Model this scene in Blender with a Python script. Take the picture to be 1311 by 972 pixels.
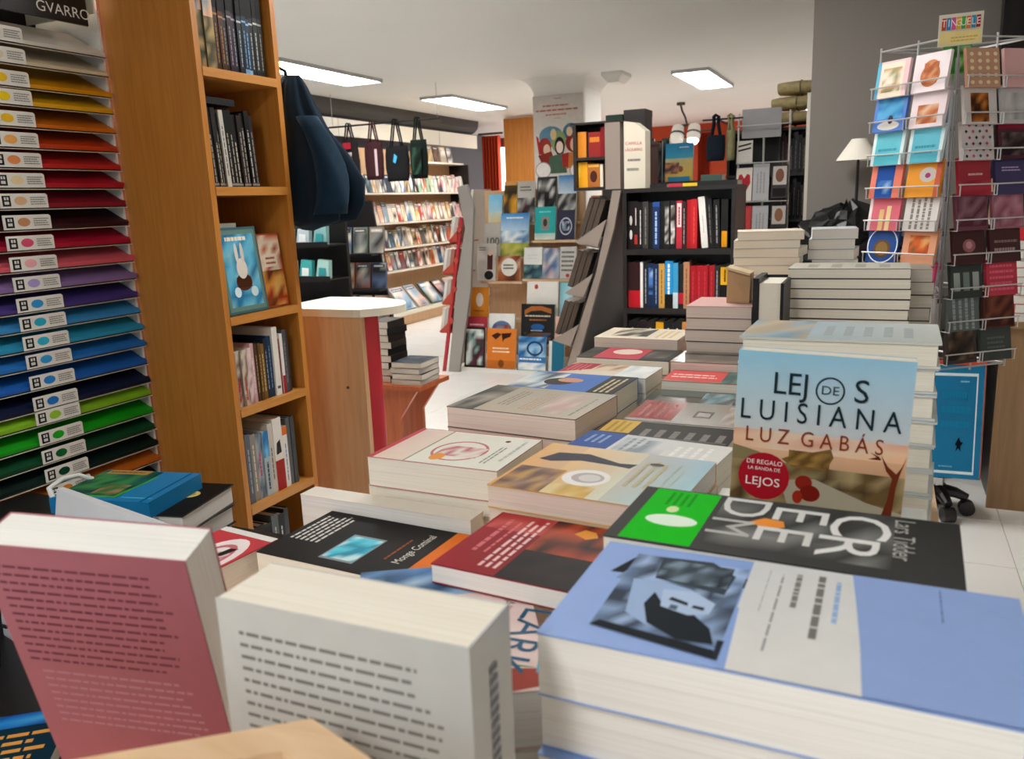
import bpy, math, random
from mathutils import Matrix, Vector
R = math.radians
S = bpy.context.scene
C = S.collection
for o in list(bpy.data.objects): bpy.data.objects.remove(o)
random.seed(7)

# ---------------------------------------------------------------- camera
cd = bpy.data.cameras.new('camera'); cam = bpy.data.objects.new('camera', cd); C.objects.link(cam)
cd.sensor_width = 36.0; cd.lens = 1040/1311*36
cd.clip_start = .02
cd.dof.use_dof = True; cd.dof.focus_distance = 1.5; cd.dof.aperture_fstop = 10.0
cam.matrix_world = Matrix([[0.910626, -0.054667, 0.4096, 0.0], [0.411563, 0.20898, -0.887098, 0.0], [-0.037103, 0.976391, 0.212802, 1.3], [0, 0, 0, 1]])
S.camera = cam
# ---------------------------------------------------------------- world, exposure
S.view_settings.view_transform = 'Standard'; S.view_settings.look = 'None'
S.view_settings.gamma = 1; S.view_settings.use_curve_mapping = False
S.view_settings.exposure = 0.55
S.cycles.use_denoising = True
S.cycles.max_bounces = 8; S.cycles.diffuse_bounces = 5; S.cycles.caustics_reflective = False
w = bpy.data.worlds.new('world'); S.world = w; w.use_nodes = True
bg = w.node_tree.nodes['Background']; bg.inputs[0].default_value = (.93, .97, 1, 1); bg.inputs[1].default_value = 0.7
PANEL_STRENGTH = 17.0
ROOM_H = 2.42

# ---------------------------------------------------------------- materials
def lin(h):
    h = h.lstrip('#')
    r = [int(h[i:i+2], 16)/255 for i in (0, 2, 4)]
    return tuple(c/12.92 if c <= .04045 else ((c+.055)/1.055)**2.4 for c in r)
MATS = {}
def newmat(name):
    m = bpy.data.materials.new(name); m.use_nodes = True
    nt = m.node_tree; b = nt.nodes['Principled BSDF']; MATS[name] = m
    return m, nt, b
def noise_mix(nt, src, amount, scale, coord='Object'):
    """multiply a colour by a soft noise so that no surface is perfectly even"""
    tc = nt.nodes.new('ShaderNodeTexCoord'); n = nt.nodes.new('ShaderNodeTexNoise'); n.inputs['Scale'].default_value = scale
    nt.links.new(tc.outputs[coord], n.inputs['Vector'])
    mr = nt.nodes.new('ShaderNodeMapRange'); mr.inputs[3].default_value = 1-amount; mr.inputs[4].default_value = 1+amount
    nt.links.new(n.outputs['Fac'], mr.inputs[0])
    mx = nt.nodes.new('ShaderNodeVectorMath'); mx.operation = 'SCALE'
    nt.links.new(src, mx.inputs[0]); nt.links.new(mr.outputs[0], mx.inputs['Scale'])
    return mx.outputs[0]
def objcol(name, rough, coat=0, amount=.06, scale=30, metal=0):
    m, nt, b = newmat(name); oi = nt.nodes.new('ShaderNodeObjectInfo')
    nt.links.new(noise_mix(nt, oi.outputs['Color'], amount, scale), b.inputs['Base Color'])
    b.inputs['Roughness'].default_value = rough; b.inputs['Coat Weight'].default_value = coat; b.inputs['Metallic'].default_value = metal; b.inputs['Specular IOR Level'].default_value = .25
    return m
def vcol(name, rough, coat=0, amount=.05, scale=60, spec=.5):
    m, nt, b = newmat(name); a = nt.nodes.new('ShaderNodeVertexColor'); a.layer_name = 'Col'
    nt.links.new(noise_mix(nt, a.outputs['Color'], amount, scale), b.inputs['Base Color'])
    b.inputs['Roughness'].default_value = rough; b.inputs['Coat Weight'].default_value = coat; b.inputs['Coat Roughness'].default_value = .06; b.inputs['Specular IOR Level'].default_value = spec
    return m
def solid(name, col, rough=.5, amount=.08, scale=8, metal=0, emit=0):
    m, nt, b = newmat(name); rgb = nt.nodes.new('ShaderNodeRGB'); rgb.outputs[0].default_value = lin(col)+(1,)
    nt.links.new(noise_mix(nt, rgb.outputs[0], amount, scale), b.inputs['Base Color'])
    b.inputs['Roughness'].default_value = rough; b.inputs['Metallic'].default_value = metal
    if emit:
        b.inputs['Emission Color'].default_value = (1, .985, .95, 1); b.inputs['Emission Strength'].default_value = emit
    return m
def wood(name, c1, c2, rough=.4, scale=(2, 2, 26), axis=(1, 1, 1)):
    m, nt, b = newmat(name)
    tc = nt.nodes.new('ShaderNodeTexCoord'); mp = nt.nodes.new('ShaderNodeMapping'); mp.inputs['Scale'].default_value = scale
    nt.links.new(tc.outputs['Object'], mp.inputs[0])
    n = nt.nodes.new('ShaderNodeTexNoise'); n.inputs['Scale'].default_value = 3; n.inputs['Detail'].default_value = 5; n.inputs['Distortion'].default_value = .6
    nt.links.new(mp.outputs[0], n.inputs['Vector'])
    r = nt.nodes.new('ShaderNodeValToRGB'); r.color_ramp.elements[0].position = .3; r.color_ramp.elements[1].position = .7
    r.color_ramp.elements[0].color = lin(c1)+(1,); r.color_ramp.elements[1].color = lin(c2)+(1,)
    nt.links.new(n.outputs['Fac'], r.inputs[0]); nt.links.new(r.outputs[0], b.inputs['Base Color'])
    b.inputs['Roughness'].default_value = rough
    return m
objcol('cover', .42, .05); objcol('cover_matte', .55); objcol('plastic', .3); objcol('cloth', .9, amount=.25, scale=40)
objcol('wire', .35, metal=.6)
vcol('print', .5, 0, spec=.07); vcol('print_matte', .65, spec=.05); vcol('print_gloss', .12, .5); vcol('print_far', .5, 0, .12, 25, spec=.12)
wood('shelf_wood', '#b8752c', '#c8853a', .38, (26, 26, 1.6))
wood('shelf_board', '#bd7d36', '#cd8e44', .38, (20, 2, 20))
wood('beech', '#c29a70', '#d0aa82', .42, (22, 22, 1.5))
wood('beech_pale', '#d9b48c', '#e8c8a2', .45, (3, 20, 20))
wood('panel_wood', '#b06a22', '#c27d30', .4, (12, 12, 1))
wood('red_wood', '#9a4a20', '#b05c2c', .4, (12, 12, 1))
wood('oak_grey', '#8a6a48', '#9d7a55', .5, (14, 14, 1.2))
solid('laminate', '#ddd6c4', .35, .02); solid('white_paint', '#e9e7e1', .6, .02, 3); solid('ceiling_white', '#e8e7e2', .8, .02, 2)
solid('grey_wall', '#77726c', .75, .03, 3); solid('dark_wall', '#55565c', .7, .05, 3); solid('duct_dark', '#4a4844', .7, .1, 3)
solid('orange_wall', '#b8431b', .7, .06, 3); solid('black_paint', '#171414', .4, .1); solid('taupe', '#857970', .5, .04, 6); solid('taupe_light', '#96908a', .5, .04, 6); solid('gond_grey', '#b9b2a8', .5, .04, 6)
solid('red_paint', '#b3222f', .4, .05); solid('red_ledge', '#b5402f', .45, .05); solid('chrome', '#c8c8c8', .25, .03, 6, .9); solid('lamp_shade', '#e8e2d6', .8, .04)
solid('daylight', '#f4f8ff', .5, .02, 3, 0, 3.0)
solid('panel_glow', '#ffffff', .5, 0, 3, 0, PANEL_STRENGTH); solid('spot_glow', '#ffffff', .5, 0, 3, 0, 12)
solid('frame_metal', '#b8b8b6', .4, .03, 5, .5)
def pages_mat(name, c1, c2):
    m, nt, b = newmat(name)
    tc = nt.nodes.new('ShaderNodeTexCoord'); wv = nt.nodes.new('ShaderNodeTexNoise'); mp = nt.nodes.new('ShaderNodeMapping')
    mp.inputs['Scale'].default_value = (6, 6, 1500); wv.inputs['Scale'].default_value = 1; wv.inputs['Detail'].default_value = 3
    nt.links.new(tc.outputs['Object'], mp.inputs[0]); nt.links.new(mp.outputs[0], wv.inputs['Vector'])
    r = nt.nodes.new('ShaderNodeValToRGB'); r.color_ramp.elements[0].position = .3; r.color_ramp.elements[1].position = .62
    r.color_ramp.elements[0].color = lin(c1)+(1,); r.color_ramp.elements[1].color = lin(c2)+(1,)
    nt.links.new(wv.outputs['Fac'], r.inputs[0]); nt.links.new(r.outputs[0], b.inputs['Base Color'])
    bp = nt.nodes.new('ShaderNodeBump'); bp.inputs['Strength'].default_value = .15; bp.inputs['Distance'].default_value = .001
    nt.links.new(wv.outputs['Fac'], bp.inputs['Height']); nt.links.new(bp.outputs[0], b.inputs['Normal'])
    b.inputs['Roughness'].default_value = .8
pages_mat('pages', '#e6decd', '#f4eee1'); pages_mat('pages_white', '#e2dfd9', '#f2f0ec'); pages_mat('pages_pink', '#d9c6ba', '#eddccf'); pages_mat('pages_grey', '#b7aea2', '#cbc3b8')
# floor: white tiles
m, nt, b = newmat('tile')
rgb = nt.nodes.new('ShaderNodeRGB'); rgb.outputs[0].default_value = lin('#f0efec')+(1,)
nt.links.new(noise_mix(nt, rgb.outputs[0], .05, 2.5), b.inputs['Base Color']); b.inputs['Roughness'].default_value = .22

# ---------------------------------------------------------------- mesh helpers
class MB:
    def __init__(s): s.v = []; s.f = []; s.c = []
    def face(s, pts, col=None, cols=None):
        i = len(s.v); s.v += [tuple(p) for p in pts]; s.f.append(tuple(range(i, i+len(pts))))
        s.c.append([lin(k) if isinstance(k, str) else k for k in cols] if cols else [lin(col) if isinstance(col, str) else (col or (1, 1, 1))]*len(pts))
    def box(s, x0, y0, z0, x1, y1, z1, col=None, M=None):
        p = [Vector(q) for q in ((x0,y0,z0),(x1,y0,z0),(x1,y1,z0),(x0,y1,z0),(x0,y0,z1),(x1,y0,z1),(x1,y1,z1),(x0,y1,z1))]
        if M: p = [M @ q for q in p]
        for f in ((3,2,1,0),(4,5,6,7),(0,1,5,4),(1,2,6,5),(2,3,7,6),(3,0,4,7)): s.face([p[k] for k in f], col)
        return s
    def prism(s, pts, a, d, col=None):
        """extrude polygon pts (3-D) along vector d"""
        d = Vector(d); p = [Vector(q) for q in pts]; q = [k+d for k in p]; n = len(p)
        s.face(p[::-1], col); s.face(q, col)
        for i in range(n): s.face([p[i], p[(i+1) % n], q[(i+1) % n], q[i]], col)
        return s
    def tube(s, path, r, n=8, col=None, cap=True):
        path = [Vector(p) for p in path]; rings = []
        for i, p in enumerate(path):
            t = (path[min(i+1, len(path)-1)] - path[max(i-1, 0)]).normalized()
            a = t.orthogonal().normalized() if i == 0 else (pa - t*pa.dot(t)).normalized()
            pa = a; bb = t.cross(a); rr = r[i] if isinstance(r, (list, tuple)) else r
            rings.append([p + (a*math.cos(2*math.pi*k/n) + bb*math.sin(2*math.pi*k/n))*rr for k in range(n)])
        for i in range(len(rings)-1):
            for k in range(n): s.face([rings[i][k], rings[i][(k+1) % n], rings[i+1][(k+1) % n], rings[i+1][k]], col)
        if cap: s.face(rings[0][::-1], col); s.face(rings[-1], col)
        return s
    def loft(s, rings, col=None, cap=True):
        n = len(rings[0])
        for i in range(len(rings)-1):
            for k in range(n): s.face([rings[i][k], rings[i][(k+1) % n], rings[i+1][(k+1) % n], rings[i+1][k]], col)
        if cap: s.face(rings[0][::-1], col); s.face(rings[-1], col)
        return s
    def build(s, name, mat, parent=None, color=None, M=None, smooth=False, merge=False):
        me = bpy.data.meshes.new(name); me.from_pydata(s.v, [], s.f)
        a = me.color_attributes.new('Col', 'FLOAT_COLOR', 'CORNER'); flat = []
        for f in s.c:
            for k in f: flat += [k[0], k[1], k[2], 1]
        a.data.foreach_set('color', flat)
        me.materials.append(MATS[mat])
        if merge:
            import bmesh
            bm = bmesh.new(); bm.from_mesh(me); bmesh.ops.remove_doubles(bm, verts=bm.verts, dist=1e-5); bm.to_mesh(me); bm.free()
        if smooth: me.polygons.foreach_set('use_smooth', [True]*len(me.polygons))
        ob = bpy.data.objects.new(name, me); C.objects.link(ob)
        if parent: ob.parent = parent
        if M is not None: ob.matrix_world = M
        if color: ob.color = lin(color)+(1,)
        return ob
def tag(o, label, cat, group=None, kind=None):
    o['label'] = label
    if cat: o['category'] = cat
    if group: o['group'] = group
    if kind: o['kind'] = kind
    return o
def thing(name, label, cat, M, group=None):
    o = bpy.data.objects.new(name, None); C.objects.link(o); o.empty_display_size = .05
    o.matrix_world = M if isinstance(M, Matrix) else Matrix.Translation(M)
    return tag(o, label, cat, group)
def struct(name, mb, mat, label):
    o = mb.build(name, mat); o['kind'] = 'structure'; o['label'] = label
    return o
ORD = ['first','second','third','fourth','fifth','sixth','seventh','eighth','ninth','tenth','eleventh','twelfth','thirteenth','fourteenth','fifteenth','sixteenth','seventeenth','eighteenth','nineteenth','twentieth','twenty-first','twenty-second','twenty-third','twenty-fourth','twenty-fifth','twenty-sixth','twenty-seventh','twenty-eighth','twenty-ninth','thirtieth']
_tc = {}
def text_mesh(t):
    if t not in _tc:
        cu = bpy.data.curves.new('lettering', 'FONT'); cu.body = t; cu.align_x = 'CENTER'; cu.align_y = 'CENTER'; cu.resolution_u = 3
        ob = bpy.data.objects.new('lettering', cu)
        me = bpy.data.meshes.new_from_object(ob)
        _tc[t] = ([v.co.copy() for v in me.vertices], [tuple(p.vertices) for p in me.polygons])
        bpy.data.objects.remove(ob); bpy.data.meshes.remove(me); bpy.data.curves.remove(cu)
    return _tc[t]

def paint(mb, txt, art, x0, y0, w, h, z, dz=.00005):
    """flat print: shapes in 0..1 coordinates of a face x0..x0+w, y0..y0+h at height z (local)"""
    P = lambda u, v, k: (x0+u*w, y0+v*h, z+k)
    rnd = random.Random(len(art)*31+int(w*1000))
    for i, a in enumerate(art):
        k = dz*(i+1); t = a[0]
        if t == 'r': mb.face([P(a[1],a[2],k),P(a[3],a[2],k),P(a[3],a[4],k),P(a[1],a[4],k)], a[5])
        elif t == 'g': mb.face([P(a[1],a[2],k),P(a[3],a[2],k),P(a[3],a[4],k),P(a[1],a[4],k)], cols=a[5])
        elif t == 'e': mb.face([P(a[1]+a[3]*math.cos(q*math.pi/12), a[2]+a[4]*math.sin(q*math.pi/12), k) for q in range(24)], a[5])
        elif t == 'o':   # ring
            n = 28; rr = a[6] if len(a) > 6 else .8
            for q in range(n):
                c0, s0, c1, s1 = math.cos(2*math.pi*q/n), math.sin(2*math.pi*q/n), math.cos(2*math.pi*(q+1)/n), math.sin(2*math.pi*(q+1)/n)
                mb.face([P(a[1]+a[3]*c0*rr,a[2]+a[4]*s0*rr,k),P(a[1]+a[3]*c0,a[2]+a[4]*s0,k),P(a[1]+a[3]*c1,a[2]+a[4]*s1,k),P(a[1]+a[3]*c1*rr,a[2]+a[4]*s1*rr,k)], a[5])
        elif t == 'p': mb.face([P(u, v, k) for u, v in a[1]], a[2])
        elif t == 'n':   # soft picture made of a colour grid
            u0, v0, u1, v1, pal, nu, nv = a[1:8]
            rr = random.Random(nu*100+nv*7+int(u0*50)+len(pal)*3+(a[8] if len(a) > 8 else 0))
            G = [[lin(rr.choice(pal)) for _ in range(nu+1)] for _ in range(nv+1)]
            for jj in range(nv):
                for ii in range(nu):
                    ua, ub = u0+(u1-u0)*ii/nu, u0+(u1-u0)*(ii+1)/nu; va, vb = v0+(v1-v0)*jj/nv, v0+(v1-v0)*(jj+1)/nv
                    mb.face([P(ua,va,k),P(ub,va,k),P(ub,vb,k),P(ua,vb,k)], cols=[G[jj][ii],G[jj][ii+1],G[jj+1][ii+1],G[jj+1][ii]])
        elif t == 'l':   # rows of unreadable small print
            u0, v0, u1, v1, n, d, col = a[1:8]
            for q in range(n):
                f0, f1 = ((q+.32)/n, (q+.62)/n) if n > 6 else ((q+.25)/n, (q+.7)/n); p = 0; end = 1 - rnd.random()*.15
                while p < end:
                    e = min(end, p + (rnd.uniform(.02, .10) if n > 6 else rnd.uniform(.06, .17)))
                    if d == 'h': mb.face([P(u0+(u1-u0)*p,v0+(v1-v0)*f0,k),P(u0+(u1-u0)*e,v0+(v1-v0)*f0,k),P(u0+(u1-u0)*e,v0+(v1-v0)*f1,k),P(u0+(u1-u0)*p,v0+(v1-v0)*f1,k)], col)
                    else: mb.face([P(u0+(u1-u0)*f0,v0+(v1-v0)*p,k),P(u0+(u1-u0)*f1,v0+(v1-v0)*p,k),P(u0+(u1-u0)*f1,v0+(v1-v0)*e,k),P(u0+(u1-u0)*f0,v0+(v1-v0)*e,k)], col)
                    p = e + (.013 if n > 6 else .022)
        elif t == 't':   # ('t', text, u, v, height m, rotation, colour, width scale)
            if isinstance(txt, list): txt.append(MB())
            tm_ = txt[-1] if isinstance(txt, list) else txt
            vs, fs = text_mesh(a[1]); sc = a[4]/.7; ws = a[7] if len(a) > 7 else 1; cs, sn = math.cos(R(a[5])), math.sin(R(a[5]))
            cx, cy, _ = P(a[2], a[3], 0)
            pts = [(cx+(v.x*ws*cs-v.y*sn)*sc, cy+(v.x*ws*sn+v.y*cs)*sc, z+dz*(len(art)+1)) for v in vs]
            for f in fs: tm_.face([pts[q] for q in f], a[6])
def add_print(root, art, x0, y0, w, h, z, name='cover_print', mat='print', dz=.00005, lname='lettering'):
    mb, tx = MB(), []; paint(mb, tx, art, x0, y0, w, h, z, dz)
    if mb.f: mb.build(name, mat, root)
    for t in tx: t.build(lname, mat, root)
def flatM(x, y, z, yaw=0): return Matrix.Translation((x, y, z)) @ Matrix.Rotation(R(yaw), 4, 'Z')
def standM(x, y, z, lean=0, yaw=0, roll=0, h=0):
    """stand a book on its bottom edge at x,y,z; front to -Y when yaw=0; lean tips the top backwards"""
    return Matrix.Translation((x, y, z)) @ Matrix.Rotation(R(yaw), 4, 'Z') @ Matrix.Rotation(R(90-lean), 4, 'X') @ Matrix.Rotation(R(roll), 4, 'Z') @ Matrix.Translation((0, h/2, 0))
def book(name, label, M, w, h, t, cover, art=(), spine='l', page='pages', hard=False, group=None, mat='cover', pmat='print', dz=.00005, cat='book', back=None):
    root = thing(name, label, cat, M, group)
    ct = .0028 if hard else .0011; ov = .004 if hard else .0005; X, Y = w/2, h/2
    mb = MB(); mb.box(-X,-Y,0,X,Y,ct); mb.box(-X,-Y,t-ct,X,Y,t)
    e = ct*1.2
    if spine == 'l': mb.box(-X,-Y,ct,-X+e,Y,t-ct)
    if spine == 'r': mb.box(X-e,-Y,ct,X,Y,t-ct)
    if spine == 'b': mb.box(-X,Y-e,ct,X,Y,t-ct)
    if spine == 'f': mb.box(-X,-Y,ct,X,-Y+e,t-ct)
    cv = mb.build('cover', mat, root, cover)
    g = dict(l=(-X+e, X-ov, -Y+ov, Y-ov), r=(-X+ov, X-e, -Y+ov, Y-ov), b=(-X+ov, X-ov, -Y+ov, Y-e), f=(-X+ov, X-ov, -Y+e, Y-ov))[spine]
    MB().box(g[0], g[2], ct, g[1], g[3], t-ct).build('pages', page, root)
    if art: add_print(cv, art, -X, -Y, w, h, t+.0001, mat=pmat, dz=dz)
    return root
def spine_book(name, label, M, t, h, d, cover, bands=(), group=None, page='pages', dz=.0002, mat='cover'):
    """a book on a shelf: spine faces local -Y, thickness along X, height along Z"""
    root = thing(name, label, 'book', M, group); ct = min(.0016, t*.12); X = t/2
    mb = MB(); mb.box(-X,0,0,-X+ct,d,h); mb.box(X-ct,0,0,X,d,h); mb.box(-X+ct,0,0,X-ct,ct*1.4,h)
    cv = mb.build('cover', mat, root, cover)
    MB().box(-X+ct, ct*1.4, .003, X-ct, d-.003, h-.004).build('pages', page, root)
    if bands:
        pm, tx = MB(), MB(); paint(pm, tx, bands, -X, 0, t, h, 0, dz)
        conv = lambda L: [(x, -z-.0002, y) for x, y, z in L]
        pm.v = conv(pm.v); tx.v = conv(tx.v)
        if pm.f: pm.build('spine_print', 'print_far', cv)
        if tx.f: tx.build('spine_lettering', 'print_far', cv)
    return root
# ================================================================ the room
XL, XR, YB, YF = -6.3, 2.0, -2.6, 13.6
fl = struct('floor', MB().box(XL-.1, YB-.1, -.12, XR+.1, YF+.1, -.004), 'gond_grey', 'white tiled shop floor')
tp = .44; tm = None
for i in range(17):
    for j in range(17):
        x, y = -6.3+tp*i-.046, 1.53+tp*j
        if tm is None:
            h = tp/2-.0016
            t = MB(); t.box(-h,-h,-.004,h,h,-.0008); t.box(-h+.001,-h+.001,-.0008,h-.001,h-.001,0)
            ob = t.build('tile', 'tile', fl); tm = ob.data
        else:
            ob = bpy.data.objects.new('tile', tm); C.objects.link(ob); ob.parent = fl
        ob.location = (x, y, 0)
st = MB()   # tiles outside the nearest field stay one part
for i in range(19):
    for j in range(-9, 28):
        x, y = -6.3+tp*i-.046, 1.53+tp*j
        if i < 17 and 0 <= j < 17: continue
        if x > XR or y < YB or y > YF: continue
        h = tp/2-.0016; st.box(x-h,y-h,-.004,x+h,y+h,0)
o = st.build('far_tiles', 'tile', fl); o['kind'] = 'stuff'
struct('ceiling', MB().box(XL-.1, YB-.1, ROOM_H, XR+.1, YF+.1, ROOM_H+.1), 'ceiling_white', 'off-white plastered ceiling with flush panels')
struct('wall_left', MB().box(XL-.1, YB, 0, XL, YF, ROOM_H), 'dark_wall', 'dark grey wall behind the magazine racks')
struct('wall_right', MB().box(XR, YB, 0, XR+.1, YF, ROOM_H), 'white_paint', 'white wall on the right side')
fw = MB(); fw.box(XL, YF, 0, -5.7, YF+.1, ROOM_H); fw.box(-5.1, YF, 0, XR, YF+.1, ROOM_H); fw.box(-5.7, YF, 0, -5.1, YF+.1, .3)
struct('wall_back', fw, 'orange_wall', 'orange-red wall at the far end of the shop')
bw = MB(); bw.box(XL, YB-.1, 0, -3.4, YB, ROOM_H); bw.box(1.4, YB-.1, 0, XR, YB, ROOM_H); bw.box(-3.4, YB-.1, 0, 1.4, YB, .35); bw.box(-3.4, YB-.1, 2.3, 1.4, YB, ROOM_H)
struct('wall_front', bw, 'white_paint', 'white shopfront wall with the display window')  # opening invented so sky light reaches the near books
wf = MB()
for x in (-3.4, -1.83, -.26, 1.34): wf.box(x, YB-.09, .35, x+.06, YB-.03, 2.3)
wf.box(-3.4, YB-.09, .35, 1.4, YB-.03, .41); wf.box(-3.4, YB-.09, 2.24, 1.4, YB-.03, 2.3)
struct('window_1', wf, 'frame_metal', 'metal frame of the shopfront window')  # frame of the added window, never in view
pw = struct('wall_partition', MB().box(-2.42, -1.2, 0, -2.32, 2.06, ROOM_H), 'white_paint', 'partition behind the paper rack and bookcase')
# grey wall block on the right, with its beige edge strip
struct('wall_grey', MB().box(-.362, 4.3, 0, XR, 4.5, ROOM_H), 'grey_wall', 'smooth grey wall behind the lamp and the card spinner')
struct('trim_1', MB().box(-.378, 4.31, 0, -.362, 4.51, 1.76), 'gond_grey', 'beige edge strip of the grey wall')
struct('wall_dark_recess', MB().box(.40, 4.2, 0, XR, 4.3, ROOM_H), 'black_paint', 'black recess to the right of the grey wall')
# ceiling drop, its shadow put into the dark colour, and white strip beneath
rings = []
for y in (6.3, 7.2, 9, 10.6):
    rings.append([(-5.5+.24*math.cos(q*math.pi/8), y, 2.42-.185*math.sin(q*math.pi/8)**.6) for q in range(9)])
struct('trim_2', MB().loft(rings), 'duct_dark', 'dark rounded duct along the ceiling above the magazine racks')
for k in range(4):
    o = MB().box(-5.34, 6.3+k*1.08, 2.055, -5.30, 6.3+k*1.08+1.07, 2.232).build('trim_3', 'laminate'); o['kind'] = 'structure'
    o['label'] = f'glossy white fascia panel, {ORD[k]} from the near end above the magazine racks'
# pillar flaring into the ceiling
def rr(x0, y0, x1, y1, z, r=.03, n=4):
    out = []
    for cx, cy, a0 in ((x1-r, y0+r, -90), (x1-r, y1-r, 0), (x0+r, y1-r, 90), (x0+r, y0+r, 180)):
        for q in range(n+1): out.append((cx+r*math.cos(R(a0+90*q/n)), cy+r*math.sin(R(a0+90*q/n)), z))
    return out
prs = [rr(-3.09, 7.4, -2.58, 7.9, 0), rr(-3.09, 7.4, -2.58, 7.9, 2.26)]
for q in range(1, 7):
    g = .15*(1-math.cos(q*math.pi/12)); prs.append(rr(-3.09-g, 7.4-g, -2.58+g, 7.9+g, 2.26+.16*math.sin(q*math.pi/12)))
struct('pillar', MB().loft(prs), 'white_paint', 'white pillar with rounded top carrying a poster')
struct('wall_wood_panel', MB().box(-4.76, 10.35, 0, -4.1, 10.5, ROOM_H-.02), 'panel_wood', 'orange-brown wooden panel left of the white pillar')
# window with daylight and red curtains at the far end
w2 = struct('window_2', MB().box(-5.7, YF+.02, .3, -5.1, YF+.05, 2.3), 'daylight', 'bright far window beside the red curtain')
def curtain(x0, x1, y, label):
    n = 40; top, bot = [], []
    for k in range(n+1):
        u = k/n; top.append((x0+(x1-x0)*u, y+.05*math.sin(u*38), 2.25)); bot.append((x0+(x1-x0)*u, y+.06*math.sin(u*38+.3), .001))
    mb = MB()
    for k in range(n): mb.face([bot[k], bot[k+1], top[k+1], top[k]]); mb.face([(p[0], p[1]+.012, p[2]) for p in (top[k], top[k+1], bot[k+1], bot[k])])
    r = thing('curtain', label, 'curtain', (0, 0, 0), 'red curtains')
    mb.build('fabric', 'cloth', r, '#a8361c', smooth=False)
    MB().tube([(x0-.05, y, 2.28), (x1+.05, y, 2.28)], .015).build('rod', 'duct_dark', r)
curtain(-5.42, -5.13, 11.0, 'red-orange curtain left of the wooden panel')
curtain(-2.75, -2.55, 13.2, 'orange-red curtain panel behind the white spotlight')
tag(MB().box(-5.12, 11.0, .6, -4.96, 11.03, 2.08).build('window_blind', 'daylight'), 'bright sunlit blind strip between curtain and wooden panel', 'blind')
# ceiling panels
def panel(x0, x1, y0, y1, label):
    r = thing('ceiling_light', label, 'light', ((x0+x1)/2, (y0+y1)/2, ROOM_H-.03), 'LED ceiling panels')
    X, Y = (x1-x0)/2, (y1-y0)/2; f = .012
    mb = MB(); mb.box(-X,-Y,0,X,-Y+f,.03); mb.box(-X,Y-f,0,X,Y,.03); mb.box(-X,-Y+f,0,-X+f,Y-f,.03); mb.box(X-f,-Y+f,0,X,Y-f,.03)
    mb.build('frame', 'frame_metal', r)
    MB().box(-X+f,-Y+f,.004,X-f,Y-f,.028).build('diffuser', 'panel_glow', r)
panel(-4.56, -4.17, 5.15, 6.52, 'long LED ceiling panel nearest the wooden bookcase')
panel(-4.56, -4.17, 7.82, 9.2, 'long LED ceiling panel above the left magazine rack')
panel(-1.87, -1.525, 7.76, 9.07, 'bright square-looking LED ceiling panel above the orange wall')
panel(-4.56, -4.17, 10.6, 11.9, 'LED ceiling panel at the far left end of the shop')
panel(-4.56, -4.17, 2.5, 3.85, 'LED ceiling panel outside the picture, left of the bookcase')  # added lamp out of view, lights the left side
panel(-1.10, -.74, 2.2, 3.55, 'LED ceiling panel overhead, beyond the book table')  # invented lamp above the view, lights the far half of the table
panel(-.8, -.44, -1.75, -.4, 'LED ceiling panel overhead, above the book table')  # added fill panel behind the camera for the near books
panel(-2.6, -2.24, 2.2, 3.5, 'LED ceiling panel overhead, between bookcase and slanted stand')  # extra panel put in above the view to brighten the gondola
panel(-1.10, -.74, 11.2, 12.5, 'LED ceiling panel at the far right end of the shop')  # unseen panel added to brighten the far end
# small emergency light on the ceiling
el = thing('emergency_light', 'small white box-shaped emergency light on the ceiling by the pillar', 'light', (-2.33, 7.58, ROOM_H))
MB().loft([rr(-.1,-.16,.1,.16,0,.02), rr(-.1,-.16,.1,.16,-.03,.02), rr(-.06,-.12,.06,.12,-.08,.02)][::-1]).build('housing', 'white_paint', el)
MB().box(-.05,-.11,-.086,.05,.11,-.08).build('diffuser', 'lamp_shade', el)
# ceiling spotlight with two heads
sl = thing('ceiling_spotlight', 'white double spotlight on a bracket in front of the orange wall', 'light', (-2.38, 10.4, ROOM_H))
MB().tube([(0,0,0),(0,0,-.03)], .05, 12).build('ceiling_plate', 'duct_dark', sl)
MB().tube([(0,0,-.03),(.02,-.02,-.10),(.06,-.02,-.18),(.08,0,-.27)], .012).build('bracket', 'duct_dark', sl)
for dx, nm in ((-.03, 0), (.17, 1)):
    hd = MB().tube([(dx,.02,-.26),(dx,0,-.29),(dx,-.06,-.40),(dx,-.09,-.46)], [.03,.07,.085,.075], 14).build('spot_head', 'white_paint', sl)
    ring = MB().tube([(dx,-.04,-.37),(dx,-.052,-.393)], .088, 14).build('band', 'duct_dark', hd)
    if nm: MB().tube([(dx,-.091,-.462),(dx,-.10,-.475)], .06, 14).build('lamp', 'spot_glow', hd)
MB().tube([(-.03,0,-.27),(.17,0,-.27)], .014).build('crossbar', 'duct_dark', sl)
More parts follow.
